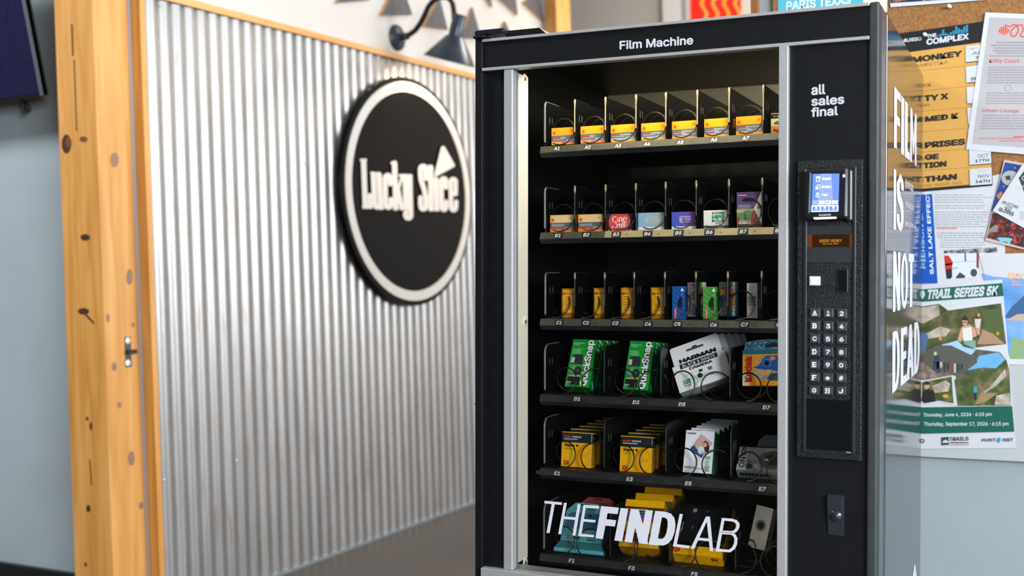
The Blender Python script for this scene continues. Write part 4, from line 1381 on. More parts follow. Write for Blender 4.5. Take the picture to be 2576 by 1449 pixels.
def grad(name, c0, c1, c2):
    m = bpy.data.materials.new(name); m.use_nodes = True
    nt = m.node_tree; b = nt.nodes['Principled BSDF']; b.inputs['Roughness'].default_value = 0.32
    tcn = nt.nodes.new('ShaderNodeTexCoord'); sep = nt.nodes.new('ShaderNodeSeparateXYZ'); crn = nt.nodes.new('ShaderNodeValToRGB'); mrn = nt.nodes.new('ShaderNodeMapRange')
    mrn.inputs['From Min'].default_value = -0.031; mrn.inputs['From Max'].default_value = 0.031
    crn.color_ramp.elements.new(0.5)
    for e, (q, c) in zip(crn.color_ramp.elements, ((0, c0), (0.5, c1), (1, c2))):
        e.position = q; e.color = lin(c)
    nt.links.new(tcn.outputs['Object'], sep.inputs[0]); nt.links.new(sep.outputs[0], mrn.inputs[0]); nt.links.new(mrn.outputs[0], crn.inputs[0]); nt.links.new(crn.outputs[0], b.inputs['Base Color'])
    return m


def kent(m, iso, w):
    def f(p):
        p.rect(0, 0.2, 1, 1, m)
        p.tx('KENTMERE', w, 0.68, w + 0.42, 0.765, PRINTW, 0.03)
        p.tx('PAN', w + 0.2, 0.54, w + 0.42, 0.64, PRINTW, 0.03); p.tx(iso, w + 0.2, 0.40, w + 0.42, 0.51, PRINTW, 0.0)
        p.poly([(w, 0.42), (w + 0.15, 0.64), (w, 0.64)], PRINTW); p.poly([(w + 0.02, 0.40), (w + 0.17, 0.40), (w + 0.095, 0.51)], PRINTW)
        p.lines(0.3, 0.08, 0.7, 0.12, 1, P('AEB6C0', 0.4))
    return f


carton('film_carton', 'pale blue and grey-green film carton with white lettering and a white foot', 'film box', 'film cartons on the second shelf', 0.3712, -0.4484, 0.0635, 0.0415, 0.032, base=P('EDF0F4', 0.35), front=kent(grad('sky_print', '8FB8DE', '9DB7C4', 'A9B9A8'), '200', 0.3))
carton('film_carton', 'blue to purple film carton with white lettering and a white foot', 'film box', 'film cartons on the second shelf', 0.4518, -0.4479, 0.0625, 0.0413, 0.032, rz=-2, base=P('EDEBE0', 0.35), front=kent(grad('violet_print', '4A62CC', '6A55B4', '7E2E8C'), '400', 0.3))


def hp5(p):
    p.rect(0, 0, 1, 0.17, P('565F63', 0.35)); p.lines(0.3, 0.06, 0.75, 0.11, 1, P('A5ABAE', 0.4))
    GR = P('18A850', 0.4)
    p.tx('ILFORD', 0.31, 0.78, 0.77, 0.90, DKG, 0.03); p.tx('HP5', 0.31, 0.51, 0.78, 0.74, GR, 0.07); p.rect(0.31, 0.36, 0.77, 0.48, P('4A5050', 0.4)); p.tx('PLUS', 0.40, 0.37, 0.68, 0.47, PRINTW, 0.06); p.tx('400', 0.45, 0.25, 0.63, 0.34, DKG, 0.0)


carton('film_carton', 'white film carton with large green characters over a grey foot', 'film box', 'film cartons on the second shelf', 0.5266, -0.4459, 0.0615, 0.0413, 0.032, base=P('E3E0DA', 0.4), front=hp5)
FOREST = NZ('forest_print', [(0.3, '3F6B4A'), (0.5, '6C9A68'), (0.62, '9A7C66'), (0.75, '8A4A42')], (1, 1, 1), 130, 3, rough=0.35)
REDTREE = NZ('autumn_print', [(0.35, '6A3A34'), (0.6, 'A35A4C')], (1, 1, 1), 300, 3, rough=0.35)


def purple(p):
    PU = P('5B4C78', 0.35)
    p.rect(0, 0, 1, 1, PU)
    p.rect(0, 0.0, 1, 0.52, FOREST); p.L -= 1
    p.up(); p.rect(0, 0.42, 0.7, 0.52, P('B9B386', 0.4))
    p.poly([(0.0, 0.42), (0.15, 0.38), (0.3, 0.46), (0.45, 0.5), (0.6, 0.46), (0.7, 0.5), (0.75, 0.3), (0, 0.3)], P('5E9060', 0.4))
    p.poly([(0.26, 0.2), (0.32, 0.5), (0.38, 0.2)], P('3F5E50', 0.4))
    p.poly([(0.5, 0.1), (0.6, 0.46), (0.68, 0.5), (0.9, 0.1)], REDTREE); p.L -= 1
    p.poly([(0, 0.1), (0, 0.33), (0.12, 0.28), (0.14, 0.1)], REDTREE); p.poly([(0.3, 0.1), (0.33, 0.27), (0.48, 0.27), (0.52, 0.1)], REDTREE)
    p.rect(0, 0.0, 1, 0.09, P('5A3A40', 0.4))
    p.poly([(0.94, 1), (0.66, 0.53), (0.985, 0.03), (1, 0.05), (1, 1)], P('E6E8F0', 0.35))
    p.poly([(0.78, 0.53), (0.84, 0.62), (0.97, 0.62), (1.0, 0.53)], P('D05A4A', 0.4))
    p.rect(0.06, 0.89, 0.4, 0.93, P('D94A3C', 0.4)); p.lines(0.08, 0.9, 0.38, 0.92, 1, WHITE)
    p.poly([(0.18, 0.74), (0.28, 0.83), (0.62, 0.83), (0.68, 0.74)], P('17141F', 0.4))
    p.lines(0.06, 0.54, 0.6, 0.66, 3, P('C9C0DA', 0.4), 0.4)
    p.tx('LOMOCHROME', 0.09, 0.185, 0.52, 0.215, P('D8D2CE', 0.4), 0.02); p.tx('PURPLE', 0.09, 0.095, 0.55, 0.17, WHITE, 0.03)


carton('film_carton', 'tall purple film carton with a forest picture and a white slash', 'film box', 'film cartons on the second shelf', 0.6010, -0.4446, 0.0585, 0.079, 0.033, base=P('4C3F66', 0.4), front=purple)

# ---- third shelf
FOIL = NZ('yellow_foil_wrap', [(0.35, 'F5AE14'), (0.65, 'FFC838')], (1, 1, 1), 40, rough=0.22, bump=0.35, bscale=60)
FOILT = P('C23A1C', 0.4)


def pouch(name, label, x, z, w, h, group, words, foot=True, seed=1):
    rnd = random.Random(seed)
    mb = MB()
    prof = []
    nz_, na = 12, 14
    vs = []
    for j in range(nz_ + 1):
        t = j / nz_
        k = 1.0 if 0.1 < t < 0.9 else 0.72
        zz = t * h + (rnd.uniform(-0.0015, 0.0015) if j == nz_ else 0)
        for i in range(na):
            a = 2 * math.pi * i / na
            rx_, ry_ = w / 2 * (1.0 + (0.12 if t > 0.93 or t < 0.05 else 0)), 0.0125 * k
            if t > 0.93 or t < 0.05:
                ry_ = 0.003
            c_, s_ = math.cos(a), math.sin(a)
            e = 0.75
            vs.append((rx_ * math.copysign(abs(c_) ** e, c_) + rnd.uniform(-0.0005, 0.0005), 0.0125 + ry_ * math.copysign(abs(s_) ** e, s_) + rnd.uniform(-0.0006, 0.0006), zz + (rnd.uniform(-0.0012, 0.0012) if j in (0, nz_) else 0)))
    fs = []
    for j in range(nz_):
        for i in range(na):
            fs.append((j * na + i, j * na + (i + 1) % na, (j + 1) * na + (i + 1) % na, (j + 1) * na + i))
    fs += [list(range(na))[::-1], [nz_ * na + i for i in range(na)]]
    mb.add(vs, fs, FOIL, True)
    if foot:
        mb.box(w * 0.2, w * 0.68, 0.010, 0.015, 0.0, 0.008, FOIL, 0.001)
    p = Print(mb, lambda u, v, l: (-w / 2 + u * w, 0.0005 - 0.0008 - l + 0.0125 * (1 - math.sqrt(max(0.0, 1 - min(abs(2 * u - 1), 0.97) ** 3))) - 0.0001, v * h), 0.00008)
    for vv in (0.10, 0.78):
        p.tx('Kodak Kodak', 0.02, vv, 0.98, vv + 0.10, FOILT, 0.02)
    for k, t in enumerate(words):
        v = 0.70 - k * 0.085
        p.tx(t, 0.38, v, 0.76, v + 0.04, P('4A3408', 0.4), 0.01)
    o = mb.build(name, None, MACH @ T(x, 0.126, z + ZB) @ euler(0, math.radians(-0.4), 0))
    tag(o, label, 'film roll', group)
    return o


GP = 'yellow foil film wrappers on the third shelf'
pouch('foil_film_wrapper', 'yellow foil film wrapper standing in the first slot of the third shelf', 0.1625, -0.6545, 0.036, 0.071, GP, ['200', 'GOLD', '120', 'ISO 200', 'INS 200', 'P/N 24'], True, 1)
pouch('foil_film_wrapper', 'yellow foil film wrapper half behind the second divider of the third shelf', 0.2445, -0.6548, 0.036, 0.073, GP, ['400', 'PX P', '120', 'ISO 400', 'EX 12', 'P/24'], False, 2)
pouch('foil_film_wrapper', 'yellow foil film wrapper leaning in the third slot of the third shelf', 0.3110, -0.6545, 0.033, 0.073, GP, ['400', 'PORTRA', '120', 'ISO 400', 'EX 12', '24'], False, 3)
pouch('foil_film_wrapper', 'yellow foil film wrapper in the fourth slot beside the blue hang carton', 0.3860, -0.6536, 0.036, 0.072, GP, ['400', 'TRI-X', '120', 'ISO 400', '111 22', '210624'], True, 4)


def hangback(c1, c2):
    A, B = P(c1, 0.35), P(c2, 0.35)

    def f(p):
        for k in range(-2, 9):
            v = k * 0.16
            pts = [(0, v + 0.22), (0, v + 0.30), (1, v - 0.02 + 0.0), (1, v - 0.10)]
            pts = [(u, min(max(q, 0.01), 0.985)) for u, q in pts]
            p.poly(pts, B); p.L -= 1
        p.up()
        p.poly([(0.78, 0.28), (0.84, 0.34), (0.82, 0.66), (0.74, 0.71), (0.62, 0.68), (0.42, 0.52), (0.42, 0.44), (0.62, 0.3)], P('0B1430' if c1[0] == '1' else '0C2A10', 0.4))
        p.rect(0.62, 0.3, 0.78, 0.39, P('7A1C22', 0.4)); p.L -= 1
        p.rect(0.16, 0.05, 0.36, 0.37, P('C62632', 0.4)); p.tup('lomography', 0.2, 0.07, 0.33, 0.35, WHITE, 0.01)
        p.rect(0.72, 0.86, 0.95, 0.90, WHITE); p.L -= 1
        p.poly([(0.76, 0.9), (0.91, 0.9), (0.87, 0.95), (0.80, 0.95)], WHITE)
        p.lines(0.78, 0.74, 0.9, 0.80, 2, P('D8E4F0', 0.4))
    return f


def photo_a(p):
    p.rect(0, 0, 1, 1, P('DAD4D0', 0.35))
    G_ = NZ('leaf_print', [(0.35, '3E7A2C'), (0.65, '7DB348')], (1, 1, 1), 200, 3, rough=0.35)
    SK = NZ('skin_print', [(0.35, '9A5A3A'), (0.65, 'C98A62')], (1, 1, 1), 150, 3, rough=0.35)
    p.poly([(0.5, 1), (0.6, 0.86), (1, 0.8), (1, 1)], G_); p.L -= 1
    p.poly([(0.55, 0), (0.68, 0.3), (1, 0.42), (1, 0)], G_)
    p.poly([(0.2, 0.93), (0.45, 0.87), (0.25, 0.8), (0.62, 0.83), (0.7, 0.92), (0.4, 0.97)], P('C97A6A', 0.4)); p.L -= 1
    p.poly([(0.05, 0.62), (0.4, 0.74), (1, 0.78), (1, 0.5), (0.5, 0.48), (0.1, 0.54)], SK)
    p.disc((0.35, 0.62), 0.14, 0.05, P('E9DCD2', 0.4)); p.disc((0.37, 0.62), 0.06, 0.035, P('3B2218', 0.4))
    p.rect(0.05, 0.06, 0.24, 0.14, P('F08A3C', 0.4)); p.L -= 1
    p.rect(0.05, 0.14, 0.24, 0.2, P('E0379A', 0.4)); p.L -= 1
    p.rect(0.05, 0.2, 0.24, 0.25, P('6CC05A', 0.4)); p.L -= 1
    p.rect(0.3, 0.06, 0.5, 0.38, P('24519C', 0.4)); p.tup('COLOR NEGATIVE', 0.33, 0.07, 0.47, 0.37, WHITE, 0.01); p.tup('400', 0.8, 0.1, 0.97, 0.32, P('24519C', 0.4), 0.01)


def photo_b(p):
    p.rect(0, 0, 1, 1, P('31606C', 0.35))
    CT = NZ('street_print', [(0.3, '20302E'), (0.5, '7C8E88'), (0.7, 'C9CCC0')], (1, 1, 1), 260, 4, rough=0.35)
    p.rect(0, 0.72, 1, 1, CT); p.L -= 1
    p.rect(0.3, 0.15, 1, 0.72, NZ('market_print', [(0.3, '3A2A1E'), (0.5, '8C5A30'), (0.7, 'C9B48A')], (1, 1, 1), 240, 4, rough=0.35))
    p.poly([(0.12, 0.76), (0.25, 0.9), (0.36, 0.76)], P('E0402C', 0.4)); p.poly([(0.05, 0.6), (0.35, 0.62), (0.4, 0.76), (0.1, 0.78)], P('E9B22C', 0.4)); p.poly([(0.35, 0.7), (0.5, 0.84), (0.9, 0.8), (0.95, 0.68)], P('B4502C', 0.4))
    p.poly([(0, 0.38), (0.35, 0.4), (0.35, 0.6), (0, 0.58)], P('2C62A8', 0.4)); p.poly([(0, 0.2), (0.3, 0.24), (0.32, 0.4), (0, 0.38)], P('2F8A5A', 0.4)); p.rect(0, 0, 1, 0.1, P('5A93B8', 0.4))
    p.rect(0.08, 0.07, 0.28, 0.14, P('F08A3C', 0.4)); p.L -= 1
    p.rect(0.08, 0.14, 0.28, 0.2, P('E0379A', 0.4)); p.L -= 1
    p.rect(0.08, 0.2, 0.28, 0.25, P('35B8E0', 0.4)); p.tup('NEGATIVE', 0.36, 0.06, 0.5, 0.38, P('D8E4C0', 0.4), 0.01); p.tup('800', 0.82, 0.06, 0.97, 0.3, P('B8C4B8', 0.4), 0.01)


carton('hang_carton', 'blue striped hang-tab film carton with a teardrop hole on the third shelf', 'film box', 'hang-tab cartons on the third shelf', 0.4365, -0.6545, 0.0285, 0.0775, 0.02, y=0.128, base=P('1A62B4', 0.35), front=hangback('1A62B4', '1450A0'))
carton('photo_carton', 'film carton with an eye close-up picture behind the blue hang carton', 'film box', 'picture cartons on the third shelf', 0.4700, -0.6470, 0.036, 0.079, 0.03, y=0.150, base=P('D6D2CC', 0.35), front=photo_a)
carton('hang_carton', 'green striped hang-tab film carton with a teardrop hole on the third shelf', 'film box', 'hang-tab cartons on the third shelf', 0.5095, -0.6533, 0.0300, 0.0755, 0.02, y=0.128, base=P('4FA043', 0.35), front=hangback('4FA043', '3C8A38'))
carton('photo_carton', 'film carton with a colourful street picture behind the green hang carton', 'film box', 'picture cartons on the third shelf', 0.5445, -0.6440, 0.037, 0.0775, 0.03, y=0.150, base=P('2E5560', 0.35), front=photo_b)


def hp120(p):
    p.rect(0.0, 0.0, 0.70, 1, P('DAD6D0', 0.4)); p.L -= 1
    p.rect(0.70, 0, 1, 1, P('17191C', 0.35))
    p.tup('ILFORD', 0.09, 0.36, 0.24, 0.62, DKG, 0.03); p.tup('HP5', 0.25, 0.36, 0.45, 0.62, P('18A850', 0.4), 0.06); p.rect(0.48, 0.36, 0.6, 0.41, DKG); p.L -= 1; p.rect(0.48, 0.57, 0.6, 0.62, DKG); p.L -= 1
    p.tup('PLUS', 0.5, 0.42, 0.59, 0.56, P('777A7C', 0.4), 0.03); p.tup('400', 0.6, 0.45, 0.66, 0.54, DKG, 0.0); p.tup('BLACK & WHITE', 0.8, 0.3, 0.88, 0.56, P('C9CCCE', 0.4), 0.0)


carton('film_carton', 'slim tall white and black film carton near the right end of the third shelf', 'film box', None, 0.6090, -0.6472, 0.034, 0.0785, 0.034, y=0.140, base=P('C9CACC', 0.35), front=hp120)

# ---- fourth shelf: disposable cameras
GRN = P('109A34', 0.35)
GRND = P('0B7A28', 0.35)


def quick(p):
    p.tx('Moments worth', 0.07, 0.905, 0.48, 0.935, PRINTW, 0.02); p.tx('working for.', 0.07, 0.865, 0.34, 0.898, PRINTW, 0.02)
    p.lines(0.07, 0.70, 0.5, 0.81, 5, P('9CD8A8', 0.4), 0.45)
    p.poly([(0.06, 0.47), (0.06, 0.60), (0.12, 0.655), (0.22, 0.675), (0.52, 0.675), (0.56, 0.49), (0.56, 0.47)], P('262E34', 0.3))
    p.rect(0.075, 0.5, 0.205, 0.615, P('C9D2D2', 0.3)); p.L -= 1
    p.line([(0.12, 0.51), (0.12, 0.61)], 0.01, P('8E9A9A', 0.3)); p.line([(0.16, 0.51), (0.16, 0.61)], 0.01, P('8E9A9A', 0.3))
    p.rect(0.06, 0.27, 0.56, 0.47, P('1D9A3C', 0.3)); p.rect(0.08, 0.29, 0.24, 0.41, P('7E8A8C', 0.3))
    p.disc((0.43, 0.335), 0.145, 0.086, P('171B1F', 0.25)); p.disc((0.43, 0.335), 0.08, 0.046, P('2B3338', 0.25)); p.disc((0.43, 0.335), 0.042, 0.024, P('0C0F12', 0.2)); p.ring((0.43, 0.335), 0.05, 0.03, 0.2, P('8E979C', 0.3), 20)
    p.line([(0.25, 0.38), (0.25, 0.46)], 0.012, P('C9D8CC', 0.3))
    p.rect(0.06, 0.21, 0.56, 0.24, P('E2DCC2', 0.35)); p.rect(0.06, 0.222, 0.56, 0.233, P('D0402C', 0.35))
    p.rect(0.06, 0.04, 0.56, 0.21, P('1A1E21', 0.3)); p.tx('27', 0.05, 0.055, 0.23, 0.105, PRINTW, 0.05); p.lines(0.05, 0.03, 0.2, 0.045, 1, PRINTW)
    for b_, m_ in ((0.085, P('12161A', 0.35)), (0.035, WHITE)):
        p.tup('QuickSnap', 0.60, 0.02, 0.95, 0.985, m_, b_)


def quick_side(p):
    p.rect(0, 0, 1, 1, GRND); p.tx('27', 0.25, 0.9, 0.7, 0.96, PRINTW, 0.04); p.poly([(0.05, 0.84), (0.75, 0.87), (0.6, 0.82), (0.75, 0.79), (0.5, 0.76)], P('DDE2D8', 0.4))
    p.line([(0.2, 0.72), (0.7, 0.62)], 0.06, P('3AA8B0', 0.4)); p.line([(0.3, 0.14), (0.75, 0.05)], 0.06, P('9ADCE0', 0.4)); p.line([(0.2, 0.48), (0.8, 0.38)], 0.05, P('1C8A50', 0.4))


def quick_top(p):
    p.rect(0, 0, 1, 1, GRN)


def back_copies(o, n, step, labels, group, drop=0.0, shift=0.0):
    for k in range(1, n + 1):
        c = o.copy(); COL.objects.link(c)
        c.matrix_world = MACH @ T(shift * k, step * k, drop * k) @ MACH.inverted() @ o.matrix_world
        c['label'] = labels[k - 1]
        c['group'] = group


GQ = 'green disposable camera boxes on the fourth shelf'
for x, z, rx, w, h, d, side_w, nb, dz in ((0.1851, -0.8192, -26.3, 0.0626, 0.1232, 0.0358, 'left', 3, -0.0035), (0.3320, -0.8196, -24.4, 0.0615, 0.1219, 0.0387, 'right', 2, -0.0045)):
    o = carton('camera_box', 'green disposable camera box with tall white lettering, front one of the %s pair of rows' % side_w, 'camera box', GQ, x, z, w, h, d, rx=rx, ry=0.9, y=0.132, base=GRN, front=quick, side=quick_side,
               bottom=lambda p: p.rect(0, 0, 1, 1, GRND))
    back_copies(o, nb, 0.050, ['green camera box right behind the front one of the %s row' % side_w, 'dim green camera box third deep in the %s row' % side_w, 'dim green camera box deepest in the %s row' % side_w], GQ, dz, 0.0)


def harman(p):
    GN = P('1FA35A', 0.4)
    p.rect(0, 0, 1, 1, P('E4E4E6', 0.4))
    p.poly([(0.14, 0.83), (0.86, 0.83), (0.86, 1.0), (0.14, 1.0)], P('0E0F10', 0.4)); p.tx('BLACK & WHITE', 0.19, 0.86, 0.81, 0.97, WHITE, 0.0)
    p.tx('CAMERA', 0.29, 0.69, 0.74, 0.80, P('121314', 0.4), 0.05)
    p.rect(0.27, 0.17, 0.73, 0.6, P('AEBDC2', 0.35)); p.rect(0.275, 0.18, 0.725, 0.59, P('DDE4E4', 0.35))
    rn = random.Random(3)
    for k in range(70):
        u = 0.28 + abs(rn.gauss(0, 0.1)); v = rn.uniform(0.2, 0.57)
        if u < 0.5:
            p.disc((u, v), 0.008, 0.013, GN, 8); p.L -= 1
    p.up()
    p.rect(0.45, 0.5, 0.52, 0.6, P('20262A', 0.4)); p.disc((0.45, 0.38), 0.05, 0.09, P('1A1E20', 0.3)); p.rect(0.62, 0.46, 0.7, 0.58, P('5A6668', 0.4)); p.rect(0.62, 0.26, 0.7, 0.34, P('9EA8AA', 0.4))
    p.lines(0.14, 0.42, 0.24, 0.58, 5, P('C8C2BA', 0.4)); p.tx('ILFORD', 0.12, 0.34, 0.26, 0.40, P('23282A', 0.4), 0.03); p.tx('HP5', 0.12, 0.22, 0.26, 0.33, GN, 0.06); p.tx('PLUS', 0.13, 0.14, 0.25, 0.2, P('23282A', 0.4), 0.02)


def harman_bot(p):
    p.rect(0, 0, 1, 1, P('A9AAAE', 0.4))
    rn = random.Random(5); u = 0.45
    while u < 0.72:
        w = rn.uniform(0.004, 0.012); p.rect(u, 0.3, u + w, 0.7, P('2A2C2E', 0.4)); p.L -= 1; u += w + rn.uniform(0.003, 0.01)


def harman_card(parent, w, h, d):
    mb = MB()
    x0, x1, z0, z1 = -w / 2 + 0.005, w / 2 - 0.004, h - 0.001, h + 0.047
    r_ = 0.006
    out = [(x0, z0), (x1, z0)] + [(x1 - r_ + r_ * math.cos(t), z1 - r_ + r_ * math.sin(t)) for t in np.linspace(0, math.pi / 2, 5)] + [(x0 + r_ - r_ * math.sin(t), z1 - r_ + r_ * math.cos(t)) for t in np.linspace(0, math.pi / 2, 5)]
    y_ = 0.004
    mb.prism([(x, y_, z) for x, z in out], [(x, y_ + 0.0008, z) for x, z in out], P('DFDFE3', 0.4))
    p = Print(mb, lambda u, v, l: (u * w - w / 2, y_ - l, v * h), 0.00008)
    p.tx('HARMAN', 0.15, 1.06, 0.86, 1.22, P('121314', 0.4), 0.07)
    hz = P('3B4044', 0.5)
    p.poly([(0.34, 1.42), (0.66, 1.42), (0.67, 1.46), (0.66, 1.5), (0.56, 1.5), (0.53, 1.56), (0.47, 1.56), (0.44, 1.5), (0.34, 1.5), (0.33, 1.46)], hz)
    return mb.build('header_card', parent)


GH = 'white camera boxes with hang cards on the fourth shelf'
o = carton('camera_box', 'white black-and-white camera box tilted sharply to the right, front of its row', 'camera box', GH, 0.4994, -0.7998, 0.1269, 0.0649, 0.0338, rx=-23.2, ry=-20.7, rz=9.1, y=0.136, base=P('DFDFE2', 0.4), front=harman, bottom=harman_bot, lean_=False)
hc = harman_card(o, 0.1269, 0.0649, 0.0338)
hl_ = ['white camera box just behind the tilted front one', 'white camera box third deep in the tilted row', 'dim white camera box fourth deep in the tilted row', 'dim white camera box deepest in the tilted row']
for k in range(1, 5):
    c = o.copy(); COL.objects.link(c); c.matrix_world = MACH @ T(0.006 * k, 0.042 * k, -0.002 * k) @ MACH.inverted() @ o.matrix_world
    c['label'] = hl_[k - 1]; c['group'] = GH
    h2 = hc.copy(); COL.objects.link(h2); h2.parent = c


def kodak_sport(p):
    ORG = P('F0A02A', 0.35)
    p.rect(0, 0, 1, 0.88, ORG); p.L -= 1
    p.rect(0, 0.88, 1, 1.0, P('1F7688', 0.35))
    p.poly([(0, 0), (0.13, 0), (0.16, 0.1), (0.14, 0.3), (0, 0.38)], P('E9DCC8', 0.35))
    SPL = NZ('splash_print', [(0.42, 'F0A02A'), (0.5, '9FB6C8'), (0.6, '4F78A8')], (1, 1, 1), 220, 4, rough=0.35)
    p.poly([(0.17, 0.3), (0.3, 0.6), (0.42, 0.84), (0.98, 0.86), (0.98, 0.2), (0.5, 0.16), (0.3, 0.2)], SPL)
    BL = P('2458A0', 0.3)
    p.poly([(0.2, 0.52), (0.34, 0.56), (0.42, 0.76), (0.5, 0.84), (0.72, 0.84), (0.98, 0.8), (0.98, 0.42), (0.8, 0.36), (0.6, 0.44), (0.36, 0.46)], BL)
    p.disc((0.5, 0.64), 0.09, 0.12, P('5C8CC4', 0.3)); p.disc((0.5, 0.63), 0.065, 0.09, P('123A78', 0.3)); p.disc((0.5, 0.62), 0.035, 0.045, P('0C1A30', 0.25))
    p.poly([(0.24, 0.6), (0.32, 0.62), (0.36, 0.76), (0.28, 0.7)], P('E8A850', 0.35)); p.poly([(0.28, 0.4), (0.5, 0.42), (0.62, 0.32), (0.4, 0.3)], P('E8A850', 0.35)); p.disc((0.62, 0.76), 0.06, 0.06, P('D89A48', 0.35), 14)
    p.poly([(0.5, 0.2), (0.58, 0.34), (0.98, 0.36), (0.98, 0.14), (0.6, 0.14)], P('1D5660', 0.3)); p.tx('36', 0.6, 0.2, 0.7, 0.28, P('5E9AA0', 0.4), 0.0)
    p.tup('Kodak', 0.05, 0.10, 0.20, 0.84, P('C42A24', 0.4), 0.05)


def sport_head(mb, w, h, d):
    out = [(-w / 2 + 0.003, h), (w / 2 - 0.003, h), (w / 2 - 0.006, h + 0.019)] + [(x * w / 2, h + 0.024 - 0.004 * x * x) for x in (0.5, 0.2, -0.1, -0.4)] + [(-w / 2 + 0.006, h + 0.018)]
    TE = NZ('teal_spray_print', [(0.35, '1F5E7C'), (0.52, '2E7C98'), (0.62, '9FC0D2')], (1, 1, 1), 300, 4, rough=0.35)
    mb.prism([(x, 0.002, z) for x, z in out], [(x, 0.0032, z) for x, z in out], TE)
    mb.prism([(-w * 0.06, 0.0015, h + 0.006), (w * 0.3, 0.0015, h + 0.006), (w * 0.24, 0.0015, h + 0.012), (w * 0.12, 0.0015, h + 0.017), (0, 0.0015, h + 0.012)],
             [(-w * 0.06, 0.0019, h + 0.006), (w * 0.3, 0.0019, h + 0.006), (w * 0.24, 0.0019, h + 0.012), (w * 0.12, 0.0019, h + 0.017), (0, 0.0019, h + 0.012)], P('101820', 0.5))


carton('camera_box', 'orange and blue camera box with a splash picture, right end of the fourth shelf', 'camera box', None, 0.6392, -0.7964, 0.110, 0.0799, 0.035, rx=-10.6, ry=-2.6, rz=-1.7, y=0.131, base=P('B5681C', 0.4), front=kodak_sport, extra=sport_head)


# ---- fifth shelf
def super8(t):
    def f(p):
        OG = P('F0A400', 0.38)
        p.rect(0, 0.70, 1, 0.98, P('22272A', 0.3)); p.L -= 1
        p.disc((0.74, 0.48), 0.25, 0.19, OG); p.disc((0.72, 0.19), 0.25, 0.18, OG); p.disc((0.80, 0.48), 0.12, 0.095, KYEL, 24); p.disc((0.79, 0.19), 0.14, 0.115, KYEL, 24)
        p.tx('KODAK', 0.08, 0.84, 0.32, 0.89, KRED, 0.04); p.L -= 1; p.tx('VISION3', 0.35, 0.84, 0.66, 0.89, PRINTW, 0.04); p.L -= 1; p.lines(0.08, 0.78, 0.55, 0.815, 1, P('A9C0CC', 0.4), 0.9, 0.02)
        p.tx('Super 8', 0.09, 0.57, 0.57, 0.655, P('1C1606', 0.4), 0.055); p.L -= 1; p.tx(t, 0.09, 0.49, 0.42, 0.54, P('4A3A08', 0.4), 0.0); p.L -= 1
        klogo(p, 0.09, 0.05, 0.26, 0.18, P('CE3A22', 0.4), KYEL)
    return f


def super8_side(p):
    p.rect(0, 0.70, 1, 0.965, P('1A1E20', 0.3)); p.rect(0.0, 0, 1, 0.7, P('D9A000', 0.4)); p.rect(0.0, 0.0, 0.12, 0.97, P('E9C9A0', 0.35)); p.lines(0.2, 0.05, 0.85, 0.64, 14, P('6A5208', 0.4), 0.45); p.lines(0.25, 0.83, 0.8, 0.88, 1, P('7A8A90', 0.4))


G8 = 'yellow movie film boxes on the fifth shelf'
for x, z, rx, rz, w, h, d, t, sd, nb, st_ in ((0.1830, -1.0115, -6.7, -1.5, 0.0762, 0.0828, 0.0329, '50D/7203', 'left', 5, 0.056), (0.3327, -1.0132, -7.3, 1.0, 0.0764, 0.0839, 0.0308, '200T/7213', 'right', 4, 0.055)):
    o = carton('movie_film_box', 'square yellow and black movie film box, front one of the %s row' % sd, 'film box', G8, x, z, w, h, d, rx=rx, rz=rz, y=0.130, base=KYEL, front=super8(t), side=super8_side, top=lambda p: p.rect(0, 0.02, 1, 1, P('22272A', 0.35)))
    back_copies(o, nb, st_, ['movie film box %s in the %s yellow row' % (q, sd) for q in ('second', 'third', 'fourth', 'fifth', 'sixth')], G8)


